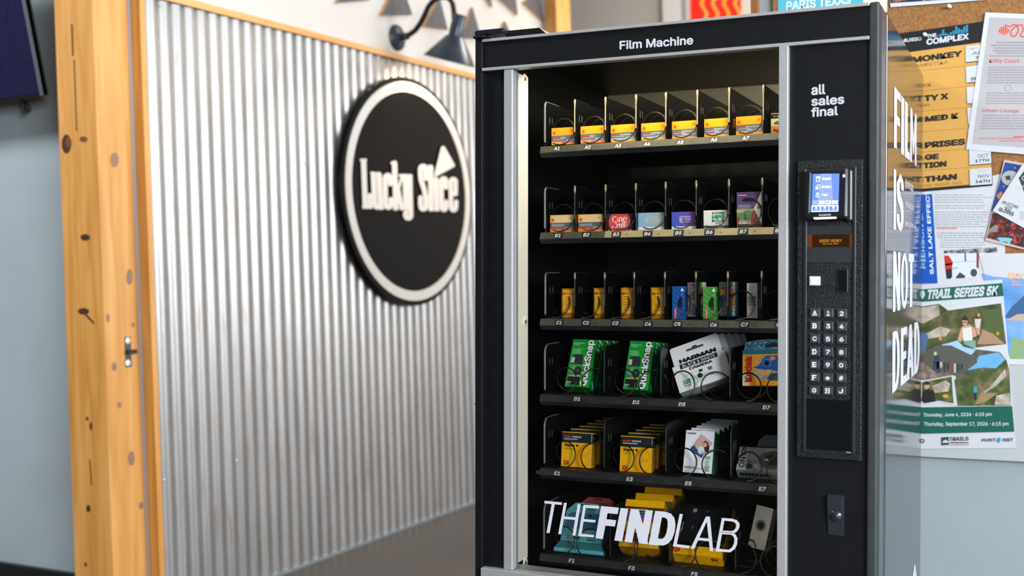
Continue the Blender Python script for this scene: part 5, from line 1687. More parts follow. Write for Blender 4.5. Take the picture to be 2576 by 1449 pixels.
def instax(p):
    p.rect(0, 0, 1, 1, P('E8EBF0', 0.35))
    p.poly([(0, 0.72), (0.42, 0.98), (0.97, 0.62), (0.55, 0.0), (0.42, 0.08)], P('F2F3F6', 0.35)); p.line([(0.02, 0.42), (0.48, 0.98)], 0.008, P('C4CAD2', 0.4)); p.line([(0.55, 0.18), (0.98, 0.62)], 0.01, P('B4BCC6', 0.4)); p.line([(0.04, 0.4), (0.5, 0.17)], 0.01, P('B4BCC6', 0.4))
    p.poly([(0.53, 0.93), (0.97, 0.72), (0.63, 0.35), (0.17, 0.53)], P('C69AB0', 0.35))
    p.poly([(0.53, 0.93), (0.97, 0.72), (0.88, 0.62), (0.44, 0.82)], P('D9A6BC', 0.35))
    DN = P('2B4A7E', 0.4)
    p.poly([(0.25, 0.62), (0.45, 0.66), (0.55, 0.5), (0.6, 0.4), (0.5, 0.40), (0.35, 0.46), (0.17, 0.53)], DN); p.poly([(0.45, 0.58), (0.55, 0.64), (0.72, 0.6), (0.7, 0.48), (0.58, 0.42), (0.48, 0.48)], P('E2E4E8', 0.4))
    p.poly([(0.46, 0.42), (0.66, 0.46), (0.63, 0.36), (0.56, 0.38)], P('2F66A8', 0.4))
    HB, HD, SKN = P('CFB585', 0.4), P('3A2A22', 0.4), P('D9A48C', 0.4)
    p.poly([(0.36, 0.66), (0.42, 0.74), (0.54, 0.79), (0.62, 0.77), (0.6, 0.68), (0.44, 0.55), (0.38, 0.58)], HB); p.poly([(0.62, 0.72), (0.7, 0.77), (0.8, 0.73), (0.86, 0.6), (0.84, 0.48), (0.72, 0.52), (0.66, 0.62)], HD)
    p.disc((0.56, 0.70), 0.085, 0.06, SKN, 16); p.L -= 1; p.disc((0.70, 0.67), 0.075, 0.058, SKN, 16); p.up()
    for cx_, cy_ in ((0.56, 0.70), (0.70, 0.67)):
        p.disc((cx_ - 0.03, cy_ + 0.012), 0.009, 0.005, HD, 8); p.L -= 1; p.disc((cx_ + 0.03, cy_ + 0.008), 0.009, 0.005, HD, 8); p.L -= 1; p.poly([(cx_ - 0.03, cy_ - 0.018), (cx_ + 0.03, cy_ - 0.022), (cx_, cy_ - 0.034)], P('FFF0EC', 0.4)); p.L -= 1
    p.up()
    p.tx('FUJIFILM', 0.06, 0.91, 0.36, 0.945, P('23303A', 0.4), 0.03); p.tx('20', 0.76, 0.335, 0.92, 0.405, P('189458', 0.4), 0.02); p.lines(0.76, 0.2, 0.92, 0.32, 3, P('6CB894', 0.4), 0.6); p.lines(0.75, 0.05, 0.92, 0.19, 4, P('5A6068', 0.4), 0.6)
    p.tx('instax', 0.06, 0.085, 0.42, 0.17, P('1C2E4A', 0.4), 0.0); p.tx('mini', 0.46, 0.085, 0.68, 0.13, P('3AA878', 0.4), 0.0); p.lines(0.06, 0.02, 0.5, 0.06, 2, P('A8AEB6', 0.4), 0.5)


GI = 'white instant film boxes on the fifth shelf'
INS = P('0E6A3C', 0.35)
o = carton('instant_film_box', 'white and green instant film box with a photo of two women, front of its row', 'film box', GI, 0.4803, -1.0034, 0.0677, 0.0975, 0.0387, rx=-18.1, ry=-0.2, rz=-0.8, y=0.133, base=INS, front=instax, side=lambda p: p.rect(0.2, 0.12, 0.8, 0.5, P('3A4A50', 0.35)))
back_copies(o, 5, 0.044, ['instant film box second in the white row', 'instant film box third in the white row', 'instant film box fourth in the white row', 'dim instant film box fifth in the white row', 'dim instant film box deepest in the white row'], GI)


def rano(p):
    p.rect(0, 0, 1, 1, NZ('grey_camera_print', [(0.35, '6A7070'), (0.65, '83898A')], (1, 1, 1), 20, rough=0.4)); p.rect(0, 0, 0.2, 1, P('A7ADAB', 0.4))
    p.text('RANO', (0.04, 0.98), (0.04, 0.1), (0.17, 0.98), P('1E2224', 0.4), 0.02)
    p.disc((0.75, 0.5), 0.3, 0.42, P('464B4C', 0.35)); p.disc((0.75, 0.5), 0.17, 0.26, P('2A2E2F', 0.3)); p.line(arcp(0.75, 0.5, 0.26, -0.4, 70, 130, 8), 0.02, P('C4C8C4', 0.3)); p.disc((0.62, 0.48), 0.04, 0.04, P('C4C8C4', 0.3), 12)
    p.disc((0.27, 0.17), 0.07, 0.11, P('2A2E30', 0.4)); p.disc((0.41, 0.17), 0.07, 0.11, P('8A8F8E', 0.4)); p.lines(0.24, 0.34, 0.5, 0.44, 2, P('4A4F50', 0.4), 0.4)


def rano_bot(p):
    p.rect(0, 0, 1, 1, P('8A908F', 0.4)); p.lines(0.06, 0.4, 0.8, 0.75, 1, P('2E3234', 0.4), 0.9, 0.1); p.lines(0.06, 0.1, 0.6, 0.3, 3, P('666C6C', 0.4), 0.3)


GR_ = 'grey camera boxes on the fifth shelf'
o = carton('camera_box', 'grey camera box lying back with vertical black lettering, right end of the fifth shelf', 'camera box', GR_, 0.6230, -0.9876, 0.104, 0.0645, 0.0352, rx=-45.7, ry=-0.2, rz=2.0, y=0.131, base=P('7A8080', 0.4), front=rano, bottom=rano_bot)
mb = MB()
w_, h_ = 0.1, 0.075
out = [(-w_ / 2, 0), (w_ / 2, 0), (w_ / 2, h_), (-w_ / 2 + 0.02, h_), (-w_ / 2 + 0.006, h_ - 0.014)]
mb.prism([(x, 0, z) for x, z in out], [(x, 0.03, z) for x, z in out], P('566068', 0.45)); pq = Print(mb, lambda u, v, l: (-w_ / 2 + u * w_, -l, v * h_)); pq.rect(0.05, 0.05, 0.98, 0.55, P('2B5468', 0.45)); pq.rect(0.06, 0.6, 0.95, 0.64, P('1C2226', 0.45))
tag(mb.build('camera_box', None, MACH @ T(0.640, 0.222, -0.994 + ZB) @ euler(math.radians(-20), 0, 0)), 'dim blue-grey rounded camera box behind the grey lying one', 'camera box', GR_)

# ---- bottom shelf
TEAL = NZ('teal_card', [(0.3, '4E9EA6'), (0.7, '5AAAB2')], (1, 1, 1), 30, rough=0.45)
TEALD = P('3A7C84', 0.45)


def wide_box(name, label, m, md, M_, group, letters):
    mb = MB()
    W2, H2 = 0.126, 0.108
    mb.box(-W2 / 2, W2 / 2, 0, 0.05, 0.0, 0.010, m, 0.002)
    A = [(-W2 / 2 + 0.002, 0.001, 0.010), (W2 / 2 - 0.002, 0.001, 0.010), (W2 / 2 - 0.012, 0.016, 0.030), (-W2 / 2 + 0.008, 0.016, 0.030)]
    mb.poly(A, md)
    body = [(-0.055, 0.030), (0.050, 0.030), (0.056, 0.072), (0.036, 0.116), (0.028, 0.124), (-0.028, 0.124), (-0.050, 0.104)]
    mb.prism([(x, 0.016, z) for x, z in body], [(x, 0.05, z) for x, z in body], m)
    mb.poly([(-W2 / 2 + 0.002, 0.001, 0.010), (-0.055, 0.016, 0.030), (-0.055, 0.05, 0.030), (-W2 / 2 + 0.002, 0.05, 0.010)], m)
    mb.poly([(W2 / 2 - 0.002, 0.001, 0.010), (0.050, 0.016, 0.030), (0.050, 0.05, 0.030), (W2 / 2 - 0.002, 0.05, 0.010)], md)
    p = Print(mb, lambda u, v, l: (u, 0.016 - l, v), 0.0001)
    win = [(-0.052, 0.060), (0.045, 0.060), (0.050, 0.076), (0.040, 0.100), (-0.034, 0.100), (-0.043, 0.094)]
    p.poly(win, P('25627E' if letters else '5A1A1C', 0.3))
    p.ring((0.005, 0.078), 0.017, 0.014, 0.08, P('3C86A0' if letters else '7A2A2A', 0.3), 24); p.ring((0.005, 0.078), 0.009, 0.0075, 0.12, P('3C86A0' if letters else '7A2A2A', 0.3), 20); p.rect(0.008, 0.090, 0.018, 0.097, P('10181C', 0.3))
    p.tx('ULTRA WIDE', -0.026, 0.106, 0.026, 0.112, P('123038', 0.4), 0.03); p.tx('AND SLIM', -0.012, 0.101, 0.022, 0.1055, P('123038', 0.4), 0.03)
    p.tx('22', -0.040, 0.034, -0.022, 0.045, P('8A6420', 0.4), 0.03); p.tx('MM', -0.019, 0.034, -0.006, 0.042, P('1C3A40', 0.4), 0.03); p.line([(-0.036, 0.048), (-0.036, 0.055), (-0.004, 0.055), (-0.004, 0.047)], 0.0008, P('1C3A40', 0.4))
    p.lines(0.012, 0.034, 0.042, 0.054, 3, P('1C3A40', 0.4), 0.5)
    p.poly([(-0.016, 0.117), (0.012, 0.117), (0.010, 0.121), (0.002, 0.121), (0, 0.1225), (-0.004, 0.1225), (-0.006, 0.121), (-0.014, 0.121)], P('16282C', 0.4))
    o = mb.build(name, None, M_)
    return tag(o, label, 'camera box', group)


GW = 'wide camera boxes on the bottom shelf'
q = mp(1389, 1384, 0.122)
wide_box('camera_box', 'teal wide camera box with chamfered corners, left on the bottom shelf', TEAL, TEALD, MACH @ T(q[0] + 0.0655, 0.122, q[2] + 0.0) @ euler(math.radians(-24), math.radians(-0.6), 0), GW, True)
wide_box('camera_box', 'dim red wide camera box behind the teal one', P('8A2E2C', 0.45), P('6A2220', 0.45), MACH @ T(q[0] + 0.068, 0.205, q[2] - 0.004) @ euler(math.radians(-20), 0, 0), GW, False)


def charm(p):
    p.rect(0, 0, 1, 1, KYEL); p.L -= 1
    p.rect(0, 0.70, 1, 0.85, P('131416', 0.3))
    p.tx('KODAK', 0.1, 0.77, 0.3, 0.805, KRED, 0.04); p.L -= 1; p.tx('CHARMERA', 0.32, 0.77, 0.62, 0.81, PRINTW, 0.05); p.lines(0.1, 0.73, 0.6, 0.75, 1, P('9AA0A4', 0.4))
    for v0, v1, c in ((0.64, 0.70, '3A6CB0'), (0.585, 0.64, '8A4A94'), (0.535, 0.585, 'C8362C'), (0.36, 0.535, 'C9A24C'), (0.30, 0.36, 'B98C38'), (0.245, 0.30, '2A2038'), (0.19, 0.245, 'B63A30'), (0.12, 0.19, '8A4038'), (0.09, 0.12, '7A94B4')):
        p.rect(0, v0, 1, v1, P(c, 0.3)); p.L -= 1
    p.up()
    for k in range(12):
        u = 0.02 + k * 0.083
        p.line([(u, 0.12), (u + 0.05, 0.36)], 0.006, P('D8BC70', 0.3)); p.L -= 2
    p.up(); p.up()
    p.rect(0.35, 0.25, 0.62, 0.33, P('3A2A5A', 0.3)); p.L -= 1; p.disc((0.8, 0.6), 0.08, 0.05, P('E6E2DA', 0.3)); p.L -= 1; p.disc((0.78, 0.26), 0.035, 0.03, P('D8D4CC', 0.3))
    p.tx('THE MINI CAMERA BLIND BOX ALL IN ONE', 0.12, 0.035, 0.9, 0.06, P('3A2C08', 0.4), 0.03)
    klogo(p, 0.80, 0.90, 0.92, 0.975, P('C22A18', 0.4), KYEL)


GC = 'yellow blind-box camera cartons on the bottom shelf'
o = carton('camera_box', 'yellow camera box with rainbow stripes, front one above the bottom rail', 'camera box', GC, 0.3405, -1.1881, 0.0941, 0.1205, 0.0541, rx=-36.7, rz=4.1, y=0.130, base=P('D29A00', 0.4), front=charm,
           side=lambda p: p.poly([(0.35, 0.7), (0.6, 0.7), (0.6, 0.9), (0.35, 0.9)], P('B8C4CC', 0.35)))
back_copies(o, 2, 0.079, ['yellow camera box second in the rainbow-striped row', 'dark yellow camera box deepest in the rainbow-striped row'], GC, 0.001, -0.002)


def snap(p):
    p.rect(0, 0.17, 1, 1, P('111417', 0.28)); p.rect(0, 0, 1, 0.17, KYEL); p.L -= 1
    p.rect(0.12, 0.26, 0.9, 0.92, P('171C20', 0.25)); p.disc((0.5, 0.6), 0.15, 0.12, P('0B0D0F', 0.2)); p.ring((0.5, 0.6), 0.16, 0.13, 0.06, P('262C30', 0.25), 30); p.rect(0.18, 0.84, 0.26, 0.92, P('8A9698', 0.3)); p.L -= 1; p.rect(0.45, 0.86, 0.52, 0.91, P('34444A', 0.3)); p.L -= 1
    p.disc((0.24, 0.73), 0.016, 0.012, P('2A6A7C', 0.3), 10); p.L -= 1; p.line([(0.27, 0.5), (0.27, 0.57)], 0.016, P('C8502A', 0.35)); p.L -= 1
    p.tup('KODAK', 0.04, 0.28, 0.075, 0.4, P('B02420', 0.4), 0.04); p.L -= 1; p.tup('Snapic A1', 0.04, 0.42, 0.08, 0.62, PRINTW, 0.02); p.L -= 1
    klogo(p, 0.05, 0.03, 0.15, 0.13, P('C8281E', 0.4), KYEL)


def snap_bot(p):
    p.rect(0, 0, 1, 1, KYEL); p.tx('KODAK', 0.06, 0.78, 0.24, 0.88, P('A82A18', 0.4), 0.04); p.tx('Snapic A1', 0.27, 0.78, 0.52, 0.88, P('2A2008', 0.4), 0.03); p.lines(0.06, 0.55, 0.5, 0.66, 2, P('A88010', 0.4), 0.3); klogo(p, 0.8, 0.55, 0.93, 0.85, P('A82A18', 0.4), KYEL)


carton('camera_box', 'black and yellow camera box lying back, right of the rainbow-striped row', 'camera box', None, 0.4781, -1.1914, 0.1161, 0.1455, 0.0376, rx=-50.7, ry=-1.0, rz=-3.0, y=0.130, base=KYEL, front=snap, bottom=snap_bot)


def silver(p):
    p.rect(0, 0, 1, 1, NZ('silver_camera_print', [(0.3, '8E8C86'), (0.7, '9E9C96')], (1, 1, 1), 40, rough=0.45)); p.disc((0.48, 0.55), 0.30, 0.135, P('4A4A48', 0.35)); p.disc((0.48, 0.55), 0.25, 0.11, P('5E5E5C', 0.35)); p.disc((0.48, 0.55), 0.19, 0.085, P('141516', 0.25))
    p.rect(0.0, 0.13, 0.28, 0.18, P('1E1E1E', 0.4)); p.line([(0.26, 0.16), (0.5, 0.02)], 0.05, P('222222', 0.4))


carton('camera_box', 'silver-grey camera box with a round lens, far right of the bottom shelf', 'camera box', None, 0.6167, -1.1617, 0.0382, 0.0944, 0.0560, rx=-12.5, ry=9.9, rz=-1.7, y=0.130, base=P('5C5B58', 0.45), front=silver, side=lambda p: (p.rect(0.1, 0.3, 0.5, 0.5, P('34363A', 0.4)), p.rect(0.1, 0.05, 0.5, 0.25, P('34363A', 0.4))))
# ---------------------------------------------------------------- notice board and its papers
CORK = NZ('cork', [(0.3, '7E5429'), (0.5, '93663A'), (0.72, 'A57847')], (1, 1, 1), 160, 5, rough=0.85, bump=0.3, bscale=300)
YC = YB - 0.016                                                 # face of the cork
xa = wp(1957, 20, 1, YB)[0] - 0.01
zc0 = wp(2550, 917, 1, YB)[2]
zc1 = wp(2400, 1150, 1, YB)[2]
mb = MB()
mb.box(xa, 1.6, YC, YB, zc0, 2.75, CORK)
nb_ = tag(mb.build('notice_board'), 'large cork notice board covered with flyers on the wall behind the machine', 'notice board')
mb = MB(); mb.box(xa, 1.6, YB - 0.020, YB, zc1, zc0, P('B4BBBE', 0.6), 0.001); mb.build('board_rail', nb_)


def paper(name, label, cat, corners, layer, m=None, group='papers pinned on the notice board', curl=0.0):
    "corners in the photo, clockwise from top left; returns mesh builder and a printer on it"
    mb = MB()
    yy = YC - 0.001 - 0.0016 * layer
    pts = [wp(x, y, 1, yy) for x, y in corners]
    c = sum(pts) / len(pts)
    f0 = [tuple(q - c) for q in pts]
    b0 = [(q[0], q[1] + 0.0007, q[2]) for q in f0]
    mb.prism(f0, b0, m or WHITE)
    p = Print(mb, lambda x, y, l: wp(x, y, 1, yy - l) - c, 0.00006)

    def done():
        return tag(mb.build(name, None, T(*c)), label, cat, group)
    return mb, p, done


def quad(p, pts, m):
    p.poly(pts, m)


INK = P('1C1B1A', 0.6)
GINK = P('A2A5AC', 0.6)
PAPER = NZ('white_paper', [(0.3, 'C6CBD2'), (0.7, 'CED2D8')], (1, 1, 1), 6, rough=0.65)
# wall paper strip peeking between the flyers
# teal poster over the machine
mb, p, done = paper('flyer', 'pale teal poster cut off by the top edge, above the machine', 'poster', [(1957, -140), (2171, -160), (2171, 30), (1957, 52)], 1, P('58B4CC', 0.5))
p.text('PARIS TEXAS', (1978, 27), (2140, 10), (1978, 4), P('D8ECF2', 0.5), 0.03)
p.poly([(2176, -20), (2178, -20), (2178, 0), (2176, 0)], WHITE)
done()
mb, p, done = paper('flyer', 'light cream poster edge between the teal poster and the navy poster', 'poster', [(2171, -160), (2232, -166), (2232, 30), (2171, 36)], 1.6, P('E2DED2', 0.55))
done()
mb, p, done = paper('flyer', 'navy poster with a white border and orange letters along the top edge', 'poster', [(2228, -180), (2490, -200), (2476, 0), (2240, 18)], 2.4, PAPER)
p.poly([(2238, -170), (2480, -190), (2464, -6), (2240, 8)], P('122A48', 0.5))
OR_ = P('D07848', 0.5)
p.text('NIGHT', (2246, 6), (2282, 2), (2246, -14), OR_, 0.02)
for x in (2322, 2343):
    p.poly([(x, -8), (x + 4, -8), (x + 4, 4), (x, 5)], P('D0A868', 0.5))
done()

# the yellow concert poster
YP = NZ('amber_poster_paper', [(0.3, 'CD9B49'), (0.7, 'D5A453')], (1, 1, 1), 8, rough=0.55)
mb, p, done = paper('concert_poster', 'amber concert poster with a black header and a column of dates', 'poster', [(2200, 93), (2470, 54), (2496, 466), (2206, 492)], 2, YP)
p.poly([(2200, 93), (2474, 53.5), (2478, 105), (2202, 143)], P('151719', 0.5))
p.poly([(2206, 484), (2496, 460), (2496, 467), (2206, 492)], P('151719', 0.5))


def s1(x, y):
    return (2180 + x * 0.17943, y * 0.17943)


def s2(x, y):
    return (2180 + x * 0.207, 200 + y * 0.207)


TW = P('C8CED4', 0.5)
p.text('MUSIC', s1(480, 600), s1(772, 565), s1(480, 548), TW, 0.04)
p.text('THE', s1(845, 535), s1(978, 515), s1(845, 483), TW, 0.05)
p.text('COMPLEX', s1(838, 634), s1(1432, 552), s1(838, 545), TW, 0.05)
CYN = P('2FA0CC', 0.5)
hts = [1, 2, 5, 2, 1, 2, 3, 6, 4, 3, 5, 7, 5, 4, 5, 6, 3, 3, 3]
for k, hh in enumerate(hts[:12]):
    x = 985 + k * 37
    yb = 512 - k * 5.2
    for j in range(min(hh, 6)):
        p.poly([s1(x, yb - j * 18), s1(x + 30, yb - 4 - j * 18), s1(x + 30, yb - 16 - j * 18), s1(x, yb - 12 - j * 18)], CYN); p.L -= 1
p.up()
p.text('MONKEY', s1(640, 884), s1(1338, 790), s1(640, 798), INK, 0.05)
p.text('KANDETIKA', s1(640, 952), s1(1140, 890), s1(640, 908), P('9A7A44', 0.5), 0.0)
p.text('TOUR', s1(720, 1232), s1(905, 1212), s1(720, 1182), P('7A5A24', 0.5), 0.0)
p.text('PAR', s2(430, 298), s2(685, 268), s2(430, 224), INK, 0.05); p.text('TY X', s2(700, 268), s2(995, 238), s2(700, 194), INK, 0.05)
p.text('FURY', s2(640, 338), s2(775, 322), s2(640, 304), P('8A6A34', 0.5), 0.0)
p.text('AH', s2(540, 530), s2(690, 516), s2(540, 462), INK, 0.05); p.text('MED K', s2(712, 517), s2(1118, 472), s2(712, 449), INK, 0.05)
p.text('SUR', s2(470, 858), s2(690, 838), s2(470, 788), INK, 0.05); p.text('PRISES', s2(708, 838), s2(1198, 792), s2(708, 762), INK, 0.05)
p.text('STA', s2(500, 998), s2(694, 980), s2(500, 930), INK, 0.05); p.text('GE', s2(710, 980), s2(880, 966), s2(710, 912), INK, 0.05)
p.text('NA', s2(530, 1100), s2(680, 1086), s2(530, 1030), INK, 0.05); p.text('TION', s2(692, 1084), s2(972, 1058), s2(692, 1012), INK, 0.05)
p.text('JE', s2(560, 1262), s2(692, 1250), s2(560, 1194), INK, 0.05); p.text('THAN', s2(705, 1250), s2(1098, 1214), s2(705, 1178), INK, 0.05)
p.text('HOUSE WAVS 360', s2(600, 1318), s2(1155, 1272), s2(600, 1278), P('B08A48', 0.5), 0.0)
for y0, y1 in ((1000, 905), (1290, 1190)):
    p.line([s1(640, y0), s1(1560, y1)], 0.6, P('A87A34', 0.6)); p.L -= 1
for y0, y1 in ((392, 332), (642, 583), (884, 838), (1112, 1066)):
    p.line([s2(600, y0), s2(1280, y1)], 0.6, P('A87A34', 0.6)); p.L -= 1
p.up()
cards = [([s1(1385, 650), s1(1610, 622), s1(1590, 850), s1(1392, 872)], 'JU', 'T'), ([s1(1390, 935), s1(1580, 910), s1(1560, 1140), s1(1400, 1160)], 'A', '25'),
         ([s2(1215, 95), s2(1330, 80), s2(1330, 285), s2(1222, 292)], '', '5'), ([s2(1222, 345), s2(1320, 335), s2(1310, 540), s2(1235, 545)], '', ''), ([s2(1230, 600), s2(1300, 590), s2(1300, 790), s2(1232, 800)], '', ''),
         ([s2(1245, 850), s2(1508, 830), s2(1518, 1018), s2(1250, 1038)], 'OCT', '17TH'), ([s2(1250, 1092), s2(1520, 1068), s2(1525, 1270), s2(1256, 1290)], 'NOV', '14TH')]
for pts, a_, b_ in cards:
    d = np.array([1.6, 1.6])
    p.poly([tuple(np.array(q) + d) for q in pts], P('1A1A1A', 0.6)); p.poly(pts, TW)
p.text('JU', s1(1475, 768), s1(1580, 755), s1(1475, 728), P('3A3E44', 0.5), 0.0); p.text('7', s1(1530, 832), s1(1570, 828), s1(1530, 790), INK, 0.02)
p.text('FRI', s1(1410, 700), s1(1560, 682), s1(1410, 670), P('C4C9D2', 0.5), 0.0); p.text('25', s1(1462, 1128), s1(1530, 1120), s1(1462, 1085), INK, 0.02)
p.text('OCT', s2(1350, 952), s2(1482, 940), s2(1350, 910), P('55585E', 0.5), 0.0); p.text('17TH', s2(1320, 1008), s2(1488, 996), s2(1320, 974), INK, 0.02)
p.text('NOV', s2(1358, 1198), s2(1498, 1188), s2(1358, 1160), P('45484E', 0.5), 0.0); p.text('14TH', s2(1325, 1258), s2(1500, 1248), s2(1325, 1224), INK, 0.02)
p.text('SAT', s2(1370, 1130), s2(1490, 1120), s2(1370, 1095), P('C4C9D2', 0.5), 0.0)
done()

# grey programme sheet with red headings
mb, p, done = paper('flyer', 'pale grey programme sheet with red handwritten headings, overlapping the amber poster', 'flyer', [s1(1665, 172), (2640, 38), (2620, 392), s2(1208, 850)], 4, PAPER)
p.poly([s1(1722, 240), (2640, 50), (2610, 374), s2(1282, 785)], NZ('grey_tint_print', [(0.3, 'ADABB0'), (0.7, 'B4B2B6')], (1, 1, 1), 8, rough=0.6))
RI = P('D2503E', 0.55)
p.disc(s1(1925, 430), 13, 10.5, RI, 18)
for k in range(4):
    p.line([s1(1870 + k * 32, 380), s1(1885 + k * 28, 490)], 1.0, P('C9B8B8', 0.6)); p.L -= 1
p.up()
p.line([s1(1935, 350), s1(2010, 375), s1(2060, 345), s1(2110, 350), s1(2130, 430), s1(2085, 510), s1(2030, 505), s1(2020, 440), s1(2070, 385), s1(2110, 360)], 3.2, RI)
p.line([s1(2110, 360), s1(2180, 345), s1(2200, 420), s1(2150, 500), s1(2200, 520), s1(2260, 470)], 3.0, RI)
p.text('Kilby Court', s1(1715, 890), s1(2135, 892), s1(1725, 822), RI, 0.0)
p.text('Urban Lounge', s2(1408, 405), s2(1850, 412), s2(1412, 352), RI, 0.0)
GT = P('98969C', 0.6)
for (x0, y0, x1, y1, n) in ((1820, 560, 2400, 600, 1), (1750, 600, 2400, 640, 1), (1790, 640, 2400, 680, 1), (1780, 680, 2400, 720, 1), (1830, 720, 2400, 750, 1), (1730, 755, 2400, 790, 1)):
    p.lines(*s1(x0, y1), *s1(x1, y0), n, GT, 0.45, 0.1); p.L -= 1
for k in range(7):
    p.lines(*s1(1715 - k * 4, 948 + k * 36), *s1(2420, 920 + k * 36), 1, GT, 0.5, 0.1); p.L -= 1
for k in range(5):
    p.lines(*s1(1690 - k * 6, 1310 + k * 36), *s1(2420, 1284 + k * 36), 1, GT, 0.5, 0.1); p.L -= 1
for k in range(6):
    p.lines(*s2(1420 - k * 8, 440 + k * 32), *s2(2000, 418 + k * 32), 1, GT, 0.5, 0.15); p.L -= 1
p.lines(*s2(1365, 718), *s2(1950, 706), 1, RI, 0.5, 0.1); p.L -= 1
p.lines(*s2(1610, 748), *s2(1950, 736), 1, RI, 0.5, 0.1); p.L -= 1
p.lines(*s2(1790, 700), *s2(1960, 682), 1, RI, 0.6, 0.0)
p.ring(s1(1985, 1232), 9, 8, 0.14, P('7CB4BC', 0.6), 24)
done()


def s3(x, y):
    return (2180 + x * 0.2346, 380 + y * 0.2346)


BLU = P('0A52B4', 0.5)
# white club flyer with a blue spine and a hockey picture
mb, p, done = paper('flyer', 'white club flyer with a blue spine and an ice hockey picture', 'flyer', [s3(480, 455), s3(1460, 240), s3(1500, 1560), s3(560, 1440)], 0.8, PAPER)
p.poly([s3(480, 470), s3(703, 462), s3(762, 1420), s3(540, 1432)], BLU)
p.text('SALT LAKE EFFECT', s3(722, 1322), s3(672, 420), s3(680, 1322), P('D4E4F4', 0.5), 0.03)
p.text('PIERSON LAKE', s3(636, 1258), s3(590, 480), s3(600, 1258), P('A8C8EC', 0.5), 0.02)
for (y0, n) in ((430, 4), (545, 2), (615, 3), (690, 4)):
    for k in range(n):
        p.lines(*s3(730, y0 + 46 + k * 26), *s3(1330 + (k % 2) * 40, y0 + 24 + k * 26), 1, GINK, 0.45, 0.2); p.L -= 1
p.lines(*s3(750, 835), *s3(970, 812), 1, P('D06A5A', 0.6), 0.6, 0.02); p.L -= 1
for k in range(3):
    p.lines(*s3(755, 885 + k * 24), *s3(1300, 862 + k * 24), 1, GINK, 0.45, 0.1); p.L -= 1
for k in range(4):
    p.lines(*s3(790, 960 + k * 26), *s3(1280, 938 + k * 26), 1, GINK, 0.45, 0.2); p.L -= 1
p.lines(*s3(590, 1425), *s3(730, 1412), 1, P('C06AA0', 0.6), 0.6, 0.0); p.L -= 1
p.up()
p.poly([s3(828, 1068), s3(1400, 1030), s3(1405, 1090), s3(1205, 1110), s3(1200, 1350), s3(858, 1372)], P('D4DCE4', 0.45))
p.poly([s3(828, 1068), s3(1400, 1030), s3(1400, 1090), s3(832, 1098)], NZ('crowd_print', [(0.35, '3A3C40'), (0.55, '9EA2A6'), (0.7, 'C8CACC')], (1, 1, 1), 60, 3, rough=0.5))
p.poly([s3(1048, 1085), s3(1066, 1082), s3(1070, 1180), s3(1052, 1185)], P('2F72C4', 0.5)); p.L -= 1
p.line([s3(835, 1195), s3(1195, 1180)], 0.9, P('6AA0D8', 0.5)); p.L -= 1
p.poly([s3(832, 1120), s3(880, 1122), s3(925, 1190), s3(915, 1260), s3(846, 1280)], P('C4281E', 0.5)); p.L -= 1
p.poly([s3(848, 1275), s3(915, 1258), s3(918, 1350), s3(900, 1370), s3(858, 1370)], P('20222A', 0.5)); p.L -= 1
p.poly([s3(840, 1210), s3(920, 1200), s3(920, 1215), s3(842, 1228)], P('E8E4E2', 0.5))
p.poly([s3(1180, 1090), s3(1205, 1090), s3(1203, 1260), s3(1178, 1250)], P('8E3A40', 0.5)); p.L -= 1
p.disc(s3(1150, 1305), 8.5, 10, P('3A4A5C', 0.5), 14); p.L -= 1
p.poly([s3(960, 1350), s3(1000, 1300), s3(1060, 1340), s3(1050, 1362), s3(955, 1365)], P('3C4048', 0.5)); p.L -= 1
p.line([s3(915, 1265), s3(980, 1250)], 1.2, P('2A2C30', 0.5))
done()

# blue night poster with a moon and a crowd picture
mb, p, done = paper('poster', 'blue night-sky poster with a moon over a dark red crowd, tilted on the board', 'poster', [s3(1475, 92), (2650, 425), (2630, 640), s3(1270, 960)], 3, P('C8B4B0', 0.5))
SKY = NZ('night_print', [(0.45, '163A7C'), (0.7, '204A94')], (1, 1, 1), 20, rough=0.5)
p.poly([s3(1484, 120), (2650, 430), (2640, 600), s3(1340, 640)], SKY)
p.disc(s3(1540, 290), 22, 19, P('A6AAA8', 0.5), 24); p.poly([s3(1485, 270), s3(1540, 260), s3(1545, 310), s3(1500, 312)], P('3C3C40', 0.5))
for (x, y) in ((1590, 180), (1470, 380), (1600, 110)):
    p.disc(s3(x, y), 1.6, 2.4, P('C9B878', 0.5), 6); p.L -= 1
p.up()
CROWD = NZ('crowd_red_print', [(0.35, '201C1E'), (0.52, '4A2624'), (0.62, '8A2E30'), (0.75, 'B8ACA4')], (1, 1, 1), 70, 4, rough=0.5)
p.poly([s3(1350, 660), (2650, 560), (2640, 640), s3(1290, 930)], CROWD)
p.poly([s3(1390, 480), s3(1440, 430), s3(1470, 470), s3(1420, 520)], P('B07858', 0.5)); p.L -= 1
p.poly([s3(1280, 940), s3(1330, 870), s3(1400, 870), s3(1420, 800), s3(1380, 790), s3(1310, 840)], P('8E827A', 0.5)); p.L -= 1
for k in range(14):
    rn = random.Random(k + 30)
    p.disc(s3(1400 + rn.uniform(0, 290), 770 + rn.uniform(0, 120)), 2.8, 3.4, P('B4202C', 0.5), 8); p.L -= 1
p.up()
p.poly([s3(1395, 940), s3(1420, 925), s3(1520, 930), s3(1570, 945), s3(1545, 965), s3(1540, 1000), s3(1520, 1000), s3(1505, 975), s3(1450, 970), s3(1440, 985), s3(1425, 980), s3(1425, 955)], P('74C4D4', 0.5))
p.ring(s3(1615, 945), 9, 10, 0.25, P('C8323C', 0.5), 18)
done()
